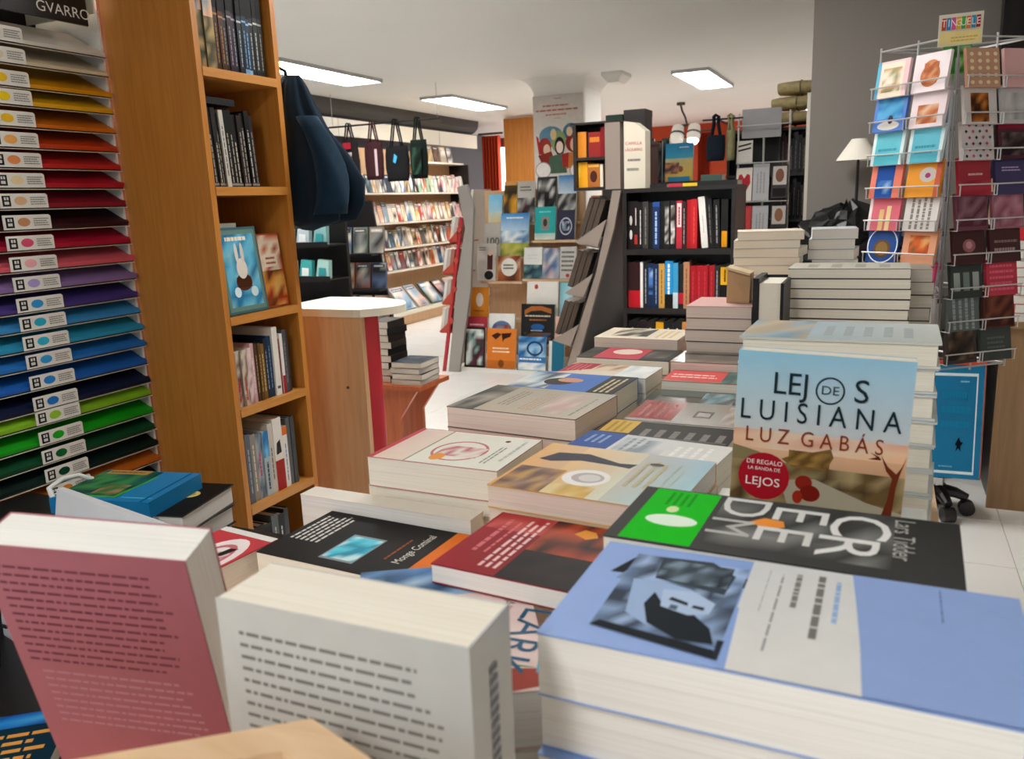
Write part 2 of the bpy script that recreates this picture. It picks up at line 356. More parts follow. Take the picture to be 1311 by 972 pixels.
# ================================================================ paper rack on the left
RX, RY1, RY0 = -2.0, 1.728, .5
rk = thing('paper_rack', 'tall white rack of coloured card sheets with a colour label on every slot', 'rack', (-2.15, 1.2, 0))
off = Vector((-2.15, 1.2, 0))
def rel(mb): mb.v = [tuple(Vector(v)-off) for v in mb.v]; return mb
for y in (RY1, RY0-.02):
    rel(MB().box(-2.27, y, .45, RX-.018, y+.006, 1.86)).build('side_panel', 'white_paint', rk)
rel(MB().box(-2.285, RY0-.02, .3, -2.27, RY1+.006, 1.95)).build('back_panel', 'black_paint', rk)  # black in place of white, to darken the gaps like shade
rel(MB().box(-2.27, RY0-.02, .42, RX-.01, RY1+.006, .45)).build('base_board', 'black_paint', rk)
ROWS = [(42, 1.7534), (70, 1.7028), (100, 1.648), (124, 1.6036), (152, 1.5514), (179, 1.5005), (205, 1.4509), (231, 1.4009), (257, 1.3503), (284, 1.2972), (310, 1.2455), (336, 1.1933), (361, 1.1425), (387, 1.0892), (410, 1.0415), (434, 0.9913), (457, 0.9427), (483, 0.8872), (509, 0.8311), (527, 0.7919), (552, 0.7369), (575, 0.6858), (598, 0.6342), (620, 0.5843), (646, 0.5248)]
SH = ['#e9e6de','#e8d9b8','#e8a012','#f0b51c','#e07818','#cf4416','#c92a24','#bf1c2e','#8e1a2a','#3c1218','#b81638','#e06070','#8d6fa8','#4a3a86','#3a8fd0','#2c9ac4','#2574c6','#1d62bb','#101c3c','#86c024','#16a018','#0c4a2a','#08201c','#c96a1e','#1c1414']
NM = ['white','cream','golden yellow','bright yellow','orange','red-orange','scarlet red','crimson','dark crimson','maroon','raspberry pink','salmon pink','lilac','purple','sky blue','turquoise blue','azure blue','royal blue','midnight blue','lime green','bright green','dark green','blackish green','rust orange','black']
EL = ['#dcdcd4','#e0d8bc','#f0c828','#f4d428','#f2c030','#f0b060','#e89058','#ecd8a8','#e0b890','#c89068','#e05878','#f0b0b8','#b0a0d8','#3a98d8','#30b0d0','#38b8d8','#3aa0e0','#3088d8','#2878c8','#98c838','#28a828','#186838','#104030','#d88838','#302828']
for k, ((py, z), col, nm, el) in enumerate(zip(ROWS, SH, NM, EL)):
    zz = z-.018; tl = R(27)
    # tray: thin shelf, black to stand for shade in the slots, tilted towards the shopper
    d = .13; bk = (RX-.134, zz+d*math.tan(tl))
    mb = MB()
    a = [(RX-.004, RY0, zz-.003), (RX-.004, RY1, zz-.003), (bk[0], RY1, bk[1]-.003), (bk[0], RY0, bk[1]-.003)]
    mb.prism(a, None, (0, 0, .0022)); rel(mb).build('tray', 'black_paint', rk)
    # the sheets: a stack of card
    th = .008 + .004*random.random(); jig = random.uniform(-.004, .006); x0 = RX-.002
    s = thing('card_sheets', f'{nm} card sheets in the {ORD[k]} slot from the top of the paper rack', 'paper', (x0, 1.15, zz+.0004), 'coloured card sheets in the paper rack')
    mb = MB(); n = 4
    for q in range(n):
        e = random.uniform(-.003, .004); y1 = RY1+.003+jig+e-1.15; f = th/n
        p = [(0, RY0+.02-1.15, q*f), (0, y1-.006, q*f), (-.008, y1, q*f+.008*math.tan(tl)), (-.0145, RY1-.004-1.15, q*f+.0145*math.tan(tl)), (-.13, RY1-.008-1.15, q*f+.13*math.tan(tl)), (-.13, RY0+.02-1.15, q*f+.13*math.tan(tl))]
        mb.prism(p, None, (0, 0, f*.8))
    mb.build('sheets', 'cover_matte', s, col)
    # label
    lb = rel(MB().prism([(RX+.001, 1.35, z-.018), (RX+.001, 1.48, z-.018), (RX+.001, 1.48, z+.014), (RX+.001, 1.475, z+.018), (RX+.001, 1.35, z+.018)], None, (.0016, 0, 0)))
    lb = lb.build('label', 'white_paint', rk)
    pm, tx = MB(), MB()
    paint(pm, tx, [('r',.05,.12,.22,.85,'#26262a'), ('r',.09,.25,.18,.45,'#d8d8d4'), ('r',.09,.55,.13,.75,'#d8d8d4'), ('r',.145,.55,.18,.75,'#d8d8d4'), ('e',.42,.5,.13,.3,el), ('l',.62,.2,.95,.8,4,'h','#8a8a8a')], 1.35, z-.018, .13, .036, 0, .0002)
    pm.v = [(RX+.0028+p[2], p[0], p[1]) for p in pm.v]; rel(pm).build('label_print', 'print_matte', lb)
    # front lip in front of the gap
    rel(MB().box(RX-.003, RY0, zz-.005, RX, RY1, zz-.0035)).build('slot_edge', 'laminate', rk)
hd = rel(MB().box(RX+.004, 1.0, 1.806, RX+.012, 1.672, 2.1)).build('header', 'black_paint', rk)
pm, tx = MB(), MB(); paint(pm, tx, [('t','GVARRO',.0,.0,.026,0,'#f0f0ec',1.05)], 1.60, 1.832, 1, 1, 0)
tx.v = [(RX+.0135, p[0], p[1]) for p in tx.v]; rel(tx).build('header_lettering', 'print_matte', hd)
rel(MB().box(-2.27, 1.70, 1.845, RX+.003, 1.705, 2.1)).build('acrylic_side', 'laminate', rk)

# ================================================================ wooden bookcase
BX, BY0, BY1 = -1.693, 1.743, 2.083
bc = thing('bookcase', 'tall orange-brown wooden bookcase full of books', 'bookcase', (-1.85, 1.9, 0)); off = Vector((-1.85, 1.9, 0))
for y in (BY0, BY1-.022): rel(MB().box(-2.02, y-(.0 if y > BY0 else .0), 0, BX, y+.02, 2.36)).build('side_panel', 'shelf_wood', bc)
rel(MB().box(-2.032, BY0, 0, -2.02, BY1, 2.36)).build('back_panel', 'red_wood', bc)
SZ = [.155, .432, .736, 1.008, 1.373, 1.688, 2.0, 2.27]
for z in [.06]+SZ: rel(MB().box(-2.018, BY0+.02, z-.024, BX+.002, BY1-.022, z)).build('shelf', 'shelf_board', bc)
rel(MB().box(-2.02, BY0, 2.34, BX, BY1, 2.36)).build('top_board', 'shelf_board', bc)
def shelf_x(rows, x, y0, z, where, lean=0, group='books in the wooden bookcase', back=-2.0):
    """spines face +X; books run along +Y from y0"""
    y = y0; n = len(rows)
    for k, (t, h, col, desc, bands) in enumerate(rows):
        M = Matrix.Translation((x-random.uniform(.0, .01), y+t/2, z)) @ Matrix.Rotation(R(lean), 4, 'X') @ Matrix.Rotation(R(90), 4, 'Z')
        spine_book('book', f'{desc}, {ORD[k]} from left, {where}', M, t, h, min(.17, x-back-.02), col, bands, group)
        y += t+.0008
def B(*a): return list(a)
wt = [('l',.3,.1,.7,.9,1,'v','#c8c4bc')]
def wt2(c, u=.3, v0=.15, v1=.85): return [('l',u,v0,1-u,v1,1,'v',c)]
pic = ['#8a7a60','#b8a888','#5c6a70','#d8c8a8','#44423c','#a08050']
rows = [(.036,.27,'#6a6458','pictorial landscape-spined book',[('n',0,0,1,.55,['#7a6a4c','#b09868','#54503c','#3c4438'],2,7),('n',0,.55,1,1,['#d8a080','#e0c0a0','#8898a0','#5c6470'],2,5)]),
        (.034,.27,'#6a6458','hazy sunset-spined book',[('n',0,0,1,.5,['#7a6a4c','#b09868','#54503c'],2,6,4),('n',0,.5,1,1,['#d8a080','#e8c8a8','#98a0a0'],2,4,5)])]
for c, dsc, b in [('#3a2418','dark brown','#a87848'),('#4a2a1a','chestnut brown','#b08050'),('#26221f','black-brown','#8a8a88'),('#33202c','dark plum','#a090a0'),('#2a2630','dark violet','#9aa0b0'),('#242830','slate','#a8b0b8'),('#182838','navy','#78a0c8'),('#1c3450','blue','#88b8e0'),('#1c2024','black','#b0b0b0'),('#202426','charcoal','#c0c0b8'),('#1a1a1c','jet black','#989890')]:
    rows.append((.0175,.262+random.uniform(-.012,.004),c,dsc+' narrow book',[('r',0,.55,1,.57,b),('l',.3,.08,.7,.5,1,'v',b),('r',0,.0,1,.06,b if 'blue' in dsc or 'navy' in dsc else c),('r',0,.62,1,1,'#1a1a1a')]))
shelf_x(rows, BX-.012, BY0+.024, 1.6885, 'high shelf of the wooden bookcase')
rows = []
for k in range(12):
    rows.append((random.uniform(.013,.02), random.uniform(.20,.218), random.choice(['#17171a','#1e1c1c','#242426','#141414','#2a2220']), random.choice(['black','charcoal','near-black'])+' book with pale lettering', [('l',.28,.06,.72,random.uniform(.6,.9),1,'v',random.choice(['#c8c0b0','#dcdcd8','#a8a098','#d8d0c0'])), ('r',0,.02,1,.05,'#8a8a88')]))
rows[4] = (.016,.212,'#c4c0ba','pale grey book',wt2('#333333'))
shelf_x(rows, BX-.03, BY0+.036, 1.3735, 'black shelf of the wooden bookcase', lean=3)
book('book', 'black book lying flat on the row of black books in the bookcase', flatM(-1.80, 1.835, 1.597, 4), .17, .12, .018, '#1c1c1e', spine='r', group='books in the wooden bookcase')
# shelf three: a small stack behind two face-out books
for k, c in enumerate(['#e8e4dc','#ded8cc','#2c2c30','#d8d4cc']):
    book('book', f'{["white","cream","black","pale grey"][k]} book, {ORD[k]} from the bottom of the small stack behind the teal fairy-tale book', flatM(-1.84, 1.845, 1.0085+k*.026+.16, random.uniform(-2,2)), .16, .11, .025, c, spine='l', page='pages_white', group='small stack on the third bookcase shelf')
book('book', 'thick brown box of books under the small stack on the third bookcase shelf', flatM(-1.86, 1.845, 1.0085), .17, .13, .159, '#4a2c1c', spine='l', group='small stack on the third bookcase shelf')
book('picture_book', 'teal fairy-tale book with a rabbit on its cover, face out in the bookcase', standM(-1.725, 1.860, 1.0088, 6, 90, 0, .25), .165, .25, .02, '#3f6a72',
     [('r',.04,.03,.96,.97,'#6c8c84'),('n',.1,.08,.9,.92,['#3a90c0','#6cc0e0','#2c78a8','#88c8d8'],5,7),('e',.5,.36,.2,.1,'#5a3020'),('r',.32,.30,.68,.42,'#4a2818'),('e',.5,.52,.13,.12,'#e8e0d4'),('e',.42,.7,.04,.12,'#e8e0d4'),('e',.56,.7,.04,.12,'#e0d8cc'),('e',.3,.25,.08,.06,'#d8eef4'),('e',.72,.24,.09,.06,'#d8eef4'),('l',.2,.82,.8,.92,1,'h','#f4f0e0')], hard=True, group='face-out books on the third bookcase shelf', spine='l')
book('picture_book', 'red and brown illustrated book face out beside the teal fairy-tale book', standM(-1.735, 2.0, 1.0088, 6, 90, 0, .225), .10, .225, .022, '#a04a28',
     [('n',.03,.02,.97,.5,['#8a4420','#d89040','#b0301c','#e0b060','#5c2c18'],4,5),('n',.03,.5,.97,.98,['#d8c8b0','#c05838','#e8d8c0','#a83c28'],4,5),('r',.2,.55,.75,.72,'#e8dcc8'),('l',.25,.57,.7,.7,2,'h','#a03020')], group='face-out books on the third bookcase shelf')
G = lambda *a: [('n',0,0,1,1,list(a),1,6)]
rows = [(.012,.165,'#8a8a88','slim grey book',wt2('#e0e0dc')),(.022,.168,'#b8b0a8','red-lettered comic volume',[('n',0,0,1,1,['#c0b8b0','#8a6a5c','#d8c8b8','#6a5a58'],2,8),('l',.2,.1,.8,.55,1,'v','#c02828')]),(.022,.168,'#b8b0a8','red-lettered comic volume with a figure',[('n',0,0,1,1,['#c8c0b0','#7a5a50','#d0b8a0','#584c50'],2,8,3),('l',.2,.1,.8,.55,1,'v','#c83028')]),(.022,.17,'#c8b4b4','pink-grey comic volume',[('n',0,0,1,1,['#d0b8b8','#a08080','#e0c8c4'],2,8)]),(.015,.18,'#c8a0a0','dusty pink book',wt2('#f0e0e0')),(.013,.175,'#4a3424','brown book',wt2('#c0a070')),(.013,.176,'#5a4024','tan-lettered brown book',wt2('#d0a860')),(.014,.172,'#7a5a24','mustard brown book',wt2('#e8d090')),(.016,.185,'#1c2838','dark blue book',wt2('#a0b0c8')),(.018,.19,'#1a3454','petrol blue book',wt2('#80a0c0')),(.024,.215,'#e0dcd4','tall white book',[('r',.2,.1,.8,.14,'#555555')]),(.010,.175,'#8c2024','thin red book',()),(.012,.19,'#e4e0dc','thin white book with a red foot',[('r',0,0,1,.3,'#a02428')]),(.016,.2,'#4c4c50','dark grey book',wt2('#888888')),(.014,.195,'#383438','charcoal book',())]
shelf_x(rows, BX-.012, BY0+.024, .7365, 'fourth shelf of the wooden bookcase')
rows = [(.016,.21,'#242428','black book',wt2('#888888')),(.022,.218,'#5c6470','slate grey book',wt2('#a8b0b8')),(.024,.212,'#8c8478','taupe book',wt2('#d8d0c0')),(.026,.205,'#8a98a8','grey-blue book with pink lettering',[('n',0,0,1,1,['#8898a8','#a8b0b4','#607080'],2,6),('l',.2,.35,.8,.75,1,'v','#c04868')]),(.026,.208,'#a8b4bc','pale blue book with dark lettering',[('n',0,.6,1,1,['#4a98d0','#80c0e0','#3878b0'],2,4),('l',.2,.1,.8,.55,1,'v','#444444')]),(.022,.225,'#c4bcb0','beige book',[('l',.25,.2,.75,.7,1,'v','#706858')]),(.040,.235,'#e2ded6','thick white book with red lower half',[('r',0,0,1,.42,'#a02c28'),('p',[(.2,.5),(.8,.52),(.7,.7),(.3,.66)],'#2c2c2c')]),(.022,.2,'#e0dcd8','white book with an orange head',[('r',0,.86,1,1,'#d86c20'),('l',.3,.1,.7,.8,1,'v','#5878a0')]),(.018,.222,'#5a5c5c','dark grey-green book',()),(.018,.222,'#46484a','dark slate book',())]
shelf_x(rows, BX-.012, BY0+.024, .4325, 'fifth shelf of the wooden bookcase')
rows = [(.03,.2,'#1a1a1c','black book with white capitals',[('l',.2,.1,.8,.9,1,'v','#e0e0dc')]),(.03,.2,'#201c1c','black illustrated book',[('r',.15,.1,.85,.4,'#c0521c')]),(.034,.19,'#1c1a1a','orange-fronted black book',[('r',.05,.05,.95,.75,'#cc5a20')]),(.03,.21,'#5c6468','grey book',wt2('#c8c8c8')),(.03,.2,'#22262a','charcoal book',wt2('#d0d0d0')),(.02,.21,'#3c4448','slate book',())]
shelf_x(rows, BX-.012, BY0+.024, .1555, 'bottom shelf of the wooden bookcase')
# ---------------------------------------------------------------- navy jacket hanging on the far end of the bookcase
jk = thing('jacket', 'navy blue cloth jacket hanging on the far end of the wooden bookcase', 'jacket', (-1.74, 2.21, 1.245))
prof = [(0,-.10,.085,.05),(.02,-.0,.15,.075),(.07,.0,.172,.085),(.14,.005,.17,.085),(.22,-.02,.145,.075),(.30,-.045,.11,.06),(.38,-.06,.075,.05),(.44,-.06,.05,.035),(.475,-.055,.028,.02)]
rings = []
for q, (z, cx, rx, ry) in enumerate(prof):
    ring = []
    for k in range(48):
        a = 2*math.pi*k/48; f = 1+.17*math.sin(6*a+z*7)*(1-z)+.09*math.sin(11*a+2-z*9)
        ring.append((cx*.6+.02+rx*math.cos(a)*f, ry*math.sin(a)*f, z+(.012*math.sin(3*a) if q == 0 else 0)))
    rings.append(ring)
MB().loft(rings).build('body', 'cloth', jk, '#0d2030', smooth=True, merge=True)
sl2 = []
for q in range(9):
    u = q/8; z = .34-.30*u; cx = .02+.09*math.sin(u*2.2); r = .035+.02*u
    sl2.append([(cx+.055+r*math.cos(2*math.pi*k/20)*(1+.1*math.sin(5*k+q)), -.055-.02*u+r*math.sin(2*math.pi*k/20), z) for k in range(20)])
MB().loft(sl2).build('sleeve', 'cloth', jk, '#0f283a', smooth=True, merge=True)
MB().tube([(-.03,0,.46),(-.03,-.01,.49),(-.04,-.03,.50),(-.05,-.06,.49),(-.05,-.115,.49)], .006).build('hanging_loop', 'cloth', jk, '#12283c')
# ================================================================ the book table
TZ = .86
tb = thing('display_table', 'pale wooden display table piled with books', 'table', (-.35, 1.4, 0)); off = Vector((-.35, 1.4, 0))
rel(MB().box(-.695, .765, TZ-.03, .062, 2.60, TZ)).build('table_top', 'beech_pale', tb); rel(MB().box(-.79, .50, TZ-.03, .062, .765, TZ)).build('table_middle', 'beech_pale', tb); rel(MB().box(-.575, .12, TZ-.03, .062, .50, TZ)).build('table_front', 'beech_pale', tb)
rel(MB().box(.062, .12, TZ-.035, .086, 2.60, TZ)).build('edge_strip', 'beech_pale', tb)
rel(MB().box(-.71, .765, TZ-.035, -.695, 2.60, TZ)).build('edge_strip', 'beech_pale', tb)
for x in (-.68, -.02):
    for y in (.55, 2.50): rel(MB().box(x, y, 0, x+.06, y+.06, TZ-.03)).build('leg', 'beech', tb)
rel(MB().box(-.70, .57, .3, .0, 2.57, .32)).build('lower_shelf', 'beech', tb)
rel(MB().box(-.56, .14, TZ-.10, .04, .16, TZ-.03)).build('apron', 'beech', tb)

def pile(xl, yf, sx, sy, zt, ts, top, what, cover='#d8d4cc', art=(), yaw=0, page='pages', zb=TZ, hard=False, spine='b', under='#c8c4bc', jit=2, name='book', group=None, utxt=None, mat='cover', pmat='print'):
    """books lying on each other; ts = thicknesses from the top; label of the top book, then of those under it"""
    cx, cy = xl+sx/2, yf+sy/2; z = zt; k = 0; n = len(ts)
    group = group or ('pile under the ' + what if n > 1 else None)
    for k, t in enumerate(ts):
        z -= t
        last = z if k < n-1 else z
        yw = yaw + (random.uniform(-jit, jit) if k else 0)
        if k == 0:
            book(name, top, flatM(cx, cy, z+.0002, yaw), sx, sy, t-.0004, cover, art, spine, page, hard, group, mat, pmat)
        else:
            book(name, (utxt or 'book with pale page edges') + f', {ORD[k]} from the top under the {what}', flatM(cx+random.uniform(-.004,.004)*jit/2, cy+random.uniform(-.002,.003), z+.0002, yw), sx, sy, t-.0004, under, (), spine, page, hard, group, mat)
# --- blue paperback, nearest
face = [('r',0,0,.0,.0,'#a8c0f0'),
 ('g',.0,.0,.40,1,['#9db6ea','#94afe6','#89a6de','#99b3e8']),
 ('p',[(.06,.66),(.10,.86),(.40,.80),(.40,.70)],'#20242c'),('p',[(.085,.60),(.115,.80),(.30,.80),(.30,.60)],'#7f97b8'),
 ('n',.10,.14,.395,.90,['#5a6a80','#8ea6cc','#a9c1e8','#3c4656','#7088ac'],9,9),
 ('p',[(.17,.90),(.18,.66),(.36,.60),(.37,.80),(.30,.92)],'#3a4450'),('n',.18,.66,.36,.88,['#2c343e','#55636f','#8094a6','#3e4a52'],8,4),
 ('p',[(.13,.62),(.16,.30),(.22,.22),(.28,.26),(.33,.34),(.34,.5),(.28,.6),(.2,.64)],'#9fb8de'),
 ('p',[(.20,.52),(.24,.40),(.31,.38),(.36,.28),(.38,.16),(.30,.15),(.22,.24),(.19,.40)],'#20262e'),
 ('p',[(.215,.56),(.23,.40),(.30,.36),(.345,.40),(.35,.50),(.29,.58)],'#b4c9e8'),('p',[(.24,.47),(.29,.44),(.288,.47),(.245,.50)],'#2c343e'),('p',[(.30,.43),(.33,.42),(.33,.45),(.303,.455)],'#2c343e'),('p',[(.25,.39),(.27,.385),(.27,.425),(.252,.43)],'#55687e'),
 ('p',[(.10,.14),(.115,.19),(.385,.12),(.395,.05)],'#20242c'),('p',[(.385,.20),(.40,.20),(.40,.05),(.388,.05)],'#262c36'),
 ('g',.40,0,.68,1,['#e0dfdc','#e2e1de','#d8d9d9','#d4d6d8']),
 ('p',[(.40,0),(.42,0),(.405,.5),(.40,.5)],'#8fabe2'),
 ('l',.475,.18,.487,.95,1,'v','#9a9a9c'),('l',.445,.5,.452,.95,1,'v','#b8b8ba'),('l',.505,.58,.535,.95,1,'v','#84847e'),('l',.555,.34,.592,.95,1,'v','#7c7c76'),('l',.60,.5,.625,.95,1,'v','#9cb8e0'),
 ('p',[(.68,0),(1,0),(1,1),(.64,1),(.655,.7),(.67,.35)],'#93abde'),('l',.83,.66,.838,.97,1,'v','#5a76a8')]
face = [a for a in face if not (a[0] == 'r' and a[3] == 0)]
pile(-.176, .402, .262, .141, 1.05, [.042,.038,.038,.037,.035], 'thick pale blue paperback with a tilted portrait photo on its cover, nearest the camera', 'pale blue portrait paperback', '#8aa6dc', face, -.5, 'pages_white', under='#8aa6dc', utxt='pale blue paperback', jit=1.2, pmat='print_matte')
# --- dark book with green banner
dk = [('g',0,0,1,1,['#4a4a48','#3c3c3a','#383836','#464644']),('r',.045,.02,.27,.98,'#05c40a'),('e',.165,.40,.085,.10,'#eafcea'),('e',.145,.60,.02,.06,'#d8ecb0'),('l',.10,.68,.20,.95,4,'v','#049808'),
 ('n',.29,.12,.82,.98,['#6e6e6c','#484846','#868684','#3e3e3c','#5a5a58'],7,4),
 ('p',[(.40,.56),(.44,.66),(.50,.64),(.51,.54),(.46,.46)],'#f0953c')]
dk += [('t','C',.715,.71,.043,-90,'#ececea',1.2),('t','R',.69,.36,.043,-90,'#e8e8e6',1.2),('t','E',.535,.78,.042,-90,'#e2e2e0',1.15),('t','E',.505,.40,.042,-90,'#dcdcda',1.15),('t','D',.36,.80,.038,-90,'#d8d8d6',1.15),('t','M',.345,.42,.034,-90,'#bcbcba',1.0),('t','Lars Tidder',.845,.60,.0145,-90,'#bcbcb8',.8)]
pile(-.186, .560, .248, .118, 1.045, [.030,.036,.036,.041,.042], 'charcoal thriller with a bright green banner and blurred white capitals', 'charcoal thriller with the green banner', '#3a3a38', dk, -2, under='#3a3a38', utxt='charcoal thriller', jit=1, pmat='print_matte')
# --- LEJOS DE LUISIANA standing, and the pile behind it
ls = [('g',0,.55,1,1,['#c9cfd0','#c2c8cc','#93bfd8','#8fc2da']),('g',0,.40,1,.55,['#e6b490','#e8b08c','#c2c8cc','#c9cfd0']),('n',0,.42,1,.53,['#eac09c','#e8b490','#e6c8b0','#dca088'],4,2),
 ('g',0,0,1,.42,['#5a4a34','#6a5034','#d8a884','#e2b694']),('p',[(0,.43),(.15,.40),(.3,.35),(.4,.34),(1,.22),(1,.16),(.5,.26),(.2,.32),(0,.34)],'#857856'),
 ('n',0,.0,1,.34,['#8c7c58','#a8946c','#6a5434','#4e3c26','#9a8460','#5c4a2c'],14,6),('p',[(.3,.24),(.5,.27),(.8,.17),(1,.13),(1,.0),(.6,.0),(.35,.1)],'#a9a08c'),
 ('p',[(.3,.37),(.38,.41),(.48,.43),(.58,.46),(.6,.41),(.56,.33),(.45,.325),(.36,.33)],'#7a5c30'),('n',.34,.34,.58,.43,['#8a6c3a','#6a4c24','#a07c40'],6,3),
 ('e',.44,.24,.05,.045,'#8c2418'),('e',.48,.18,.06,.05,'#7a1c14'),('e',.41,.15,.03,.04,'#9c2c1c'),('p',[(.86,.0),(.94,.0),(.955,.28),(.97,.36),(1,.47),(.975,.40),(.95,.36),(.90,.40),(.86,.46),(.895,.37),(.93,.33),(.915,.2)],'#6a2c18'),
 ('p',[(.86,.44),(.80,.47),(.85,.45),(.79,.43),(.86,.43)],'#6a2c18'),('e',.85,.06,.08,.03,'#b06a2c'),
 ('e',.20,.25,.155,.145,'#a81828'),
 ('o',.548,.80,.083,.08,'#1c2c34',.88)]
ls += [('t','LEJ',.322,.815,.0215,0,'#1c2c34',.9),('t','S',.722,.805,.0220,0,'#1c2c34',1.0),('t','DE',.548,.80,.0085,0,'#3a4c54',1.1),('t','L U I S I A N A',.49,.648,.0205,0,'#1c2c34',.80),('t','L U Z  G A B Á S',.47,.50,.0150,0,'#8a3c24',.82),('t','DE REGALO',.20,.335,.0045,0,'#f4e8e4'),('t','LA BANDA DE',.20,.295,.0034,0,'#f4e8e4'),('t','LEJOS',.195,.215,.0085,0,'#f4e8e4',1.1)]
ls = [tuple([a[0]]+[x for x in a[1:]]) for a in ls]
book('novel', 'upright novel titled LEJOS DE LUISIANA with a blue sky and river landscape', standM(-.052, .822, .982, 2, 0, -2, .166), .157, .166, .026, '#9cc4d8', ls, 'l', hard=False, group='river landscape novels')
for k in range(5): book('novel', f'closed novel, {ORD[k]} from the bottom of the pile under the upright blue-sky novel', flatM(-.05, .815, TZ+.0002+k*.0234, k % 3-1), .205, .14, .0232, '#d8d8d2', (), 'b', group='river landscape novels')
lt = [('g',0,0,1,1,['#a8c4d4','#c8ccc8','#d8dcd8','#98bcd4']),('n',0,0,.35,1,['#a8bcc8','#c0b098','#8ca8b8','#d0c0a8'],4,4),('l',.4,.2,.9,.8,5,'v','#b0bcc0')]
pile(-.168, 1.088, .238, .152, 1.116, [.0325]*7+[.0283], 'topmost of the tall pile of river landscape novels behind the upright one', 'topmost river landscape novel', '#d8d8d0', lt, -1, under='#d0d4d4', hard=True, utxt='cream-edged novel', jit=2.6)
# --- sunset cover
sn = [('g',0,0,1,1,['#e8a860','#a8d4dc','#a8c8d8','#e8b878']),('g',.25,0,.62,1,['#e0b070','#d8dcc8','#d8d0b8','#ecc898']),('n',.02,.0,.30,.45,['#7a5a50','#9a7a68','#c09858','#b88850','#6c5048'],6,4),('n',.3,.0,.55,.2,['#d8b058','#e0c890','#c8a050'],5,2),
 ('p',[(.06,.62),(.12,.80),(.30,.84),(.52,.72),(.62,.74),(.60,.64),(.50,.66),(.30,.68),(.14,.60)],'#2c2838'),('e',.44,.36,.13,.16,'#f0ece8'),('e',.45,.36,.09,.10,'#b8b0ac'),('e',.46,.36,.06,.07,'#d8d4d0'),('l',.64,.3,.80,.85,3,'v','#c0b890'),('l',.82,.35,.9,.9,2,'v','#b8c8c0'),('e',.72,.78,.04,.03,'#4a4038')]
pile(-.362, .716, .2, .16, 1.012, [.0255]*5+[.0245], 'novel with a sunset sky and white hat on its cover, on a pile at mid-table', 'sunset-sky novel', '#e0b070', sn, -4, 'pages_pink', under='#e0c8a0', utxt='paperback with pinkish page edges', jit=1)
# --- pale book with pink dragon-like flourish, on a big white book
pk = [('r',0,0,1,1,'#c03a44'),('g',.045,0,1,.985,['#e6e2d4','#e8e8dc','#e8e8de','#e4dccc']),('g',.045,.0,.29,.96,['#e2c8b8','#e6d4c4','#e4d0c4','#dcc0b4']),('r',.285,0,.30,1,'#9a9a7c'),('o',.56,.42,.2,.30,'#c87878',.9),('n',.42,.25,.74,.55,['#e8d8cc','#c06a78','#d8a8a4','#eae4d8'],7,3),('e',.47,.2,.05,.1,'#ec9a3c'),('l',.80,.15,.86,.7,2,'v','#9a9890'),('e',.79,.82,.02,.03,'#6a3038'),('l',.9,.25,.95,.95,1,'v','#c8c4b8')]
book('hardback', 'long white-edged book lying in front of the cream pink-flourish novel', flatM(-.587, .861, TZ+.0003, -1.5), .27, .034, .0545, '#e4dccf', (), 'b', page='pages_white')
pile(-.634, .888, .2, .148, .966, [.043,.0235,.0395], 'cream novel with a red spine edge and pink flourish on its cover', 'cream pink-flourish novel', '#c9828a', pk, -1, 'pages', zb=.9, under='#d8c4b0', utxt='cream-edged novel', jit=2)
# --- brown-grey cover and blue cover piles
br = [('n',0,0,.22,1,['#5a564e','#8a8478','#3c3a36','#a09888'],3,4),('g',.22,0,1,1,['#b8aa98','#c8bca8','#b4b0a4','#a8a090']),('l',.3,.25,.4,.9,3,'v','#908474'),('l',.5,.15,.62,.9,4,'v','#b89880'),('n',.65,.1,.85,.9,['#c8a8a0','#b8b0a4','#d0c0b4'],3,4),('l',.9,.1,.94,.9,1,'v','#989484')]
pile(-.607, 1.07, .222, .16, .992, [.034,.033,.033,.031], 'grey-brown novel with faded lettering on a pile at the left of the table', 'grey-brown novel', '#6a6258', br, -5, 'pages_pink', under='#b8a898', utxt='pink-edged paperback', jit=1)
bl = [('g',0,0,1,1,['#4a78c0','#4672bc','#3c68b4','#5080c4']),('n',0,.1,.36,.95,['#b8c8d0','#98b0c0','#3a4858','#d8dcd8','#586878'],5,3),('e',.38,.5,.14,.2,'#2c2420'),('e',.46,.6,.12,.12,'#c89070'),('r',.76,0,1,1,'#26221e'),('l',.80,.1,.96,.9,3,'v','#c8b890')]
pile(-.598, 1.262, .2, .142, .982, [.041,.041,.04], 'blue-covered novel with a black title band on a pile at the left of the table', 'blue-covered novel', '#3a62a8', bl, -3, 'pages', under='#c8bca8', utxt='cream-edged novel', jit=1)
book('book', 'thin mustard-orange book lying at the left edge of the table beside the blue-covered novel', flatM(-.645, 1.495, TZ+.0002, -20), .06, .2, .07, '#c88a2c', [('r',.2,.05,.5,.95,'#d8a040')], 'b')
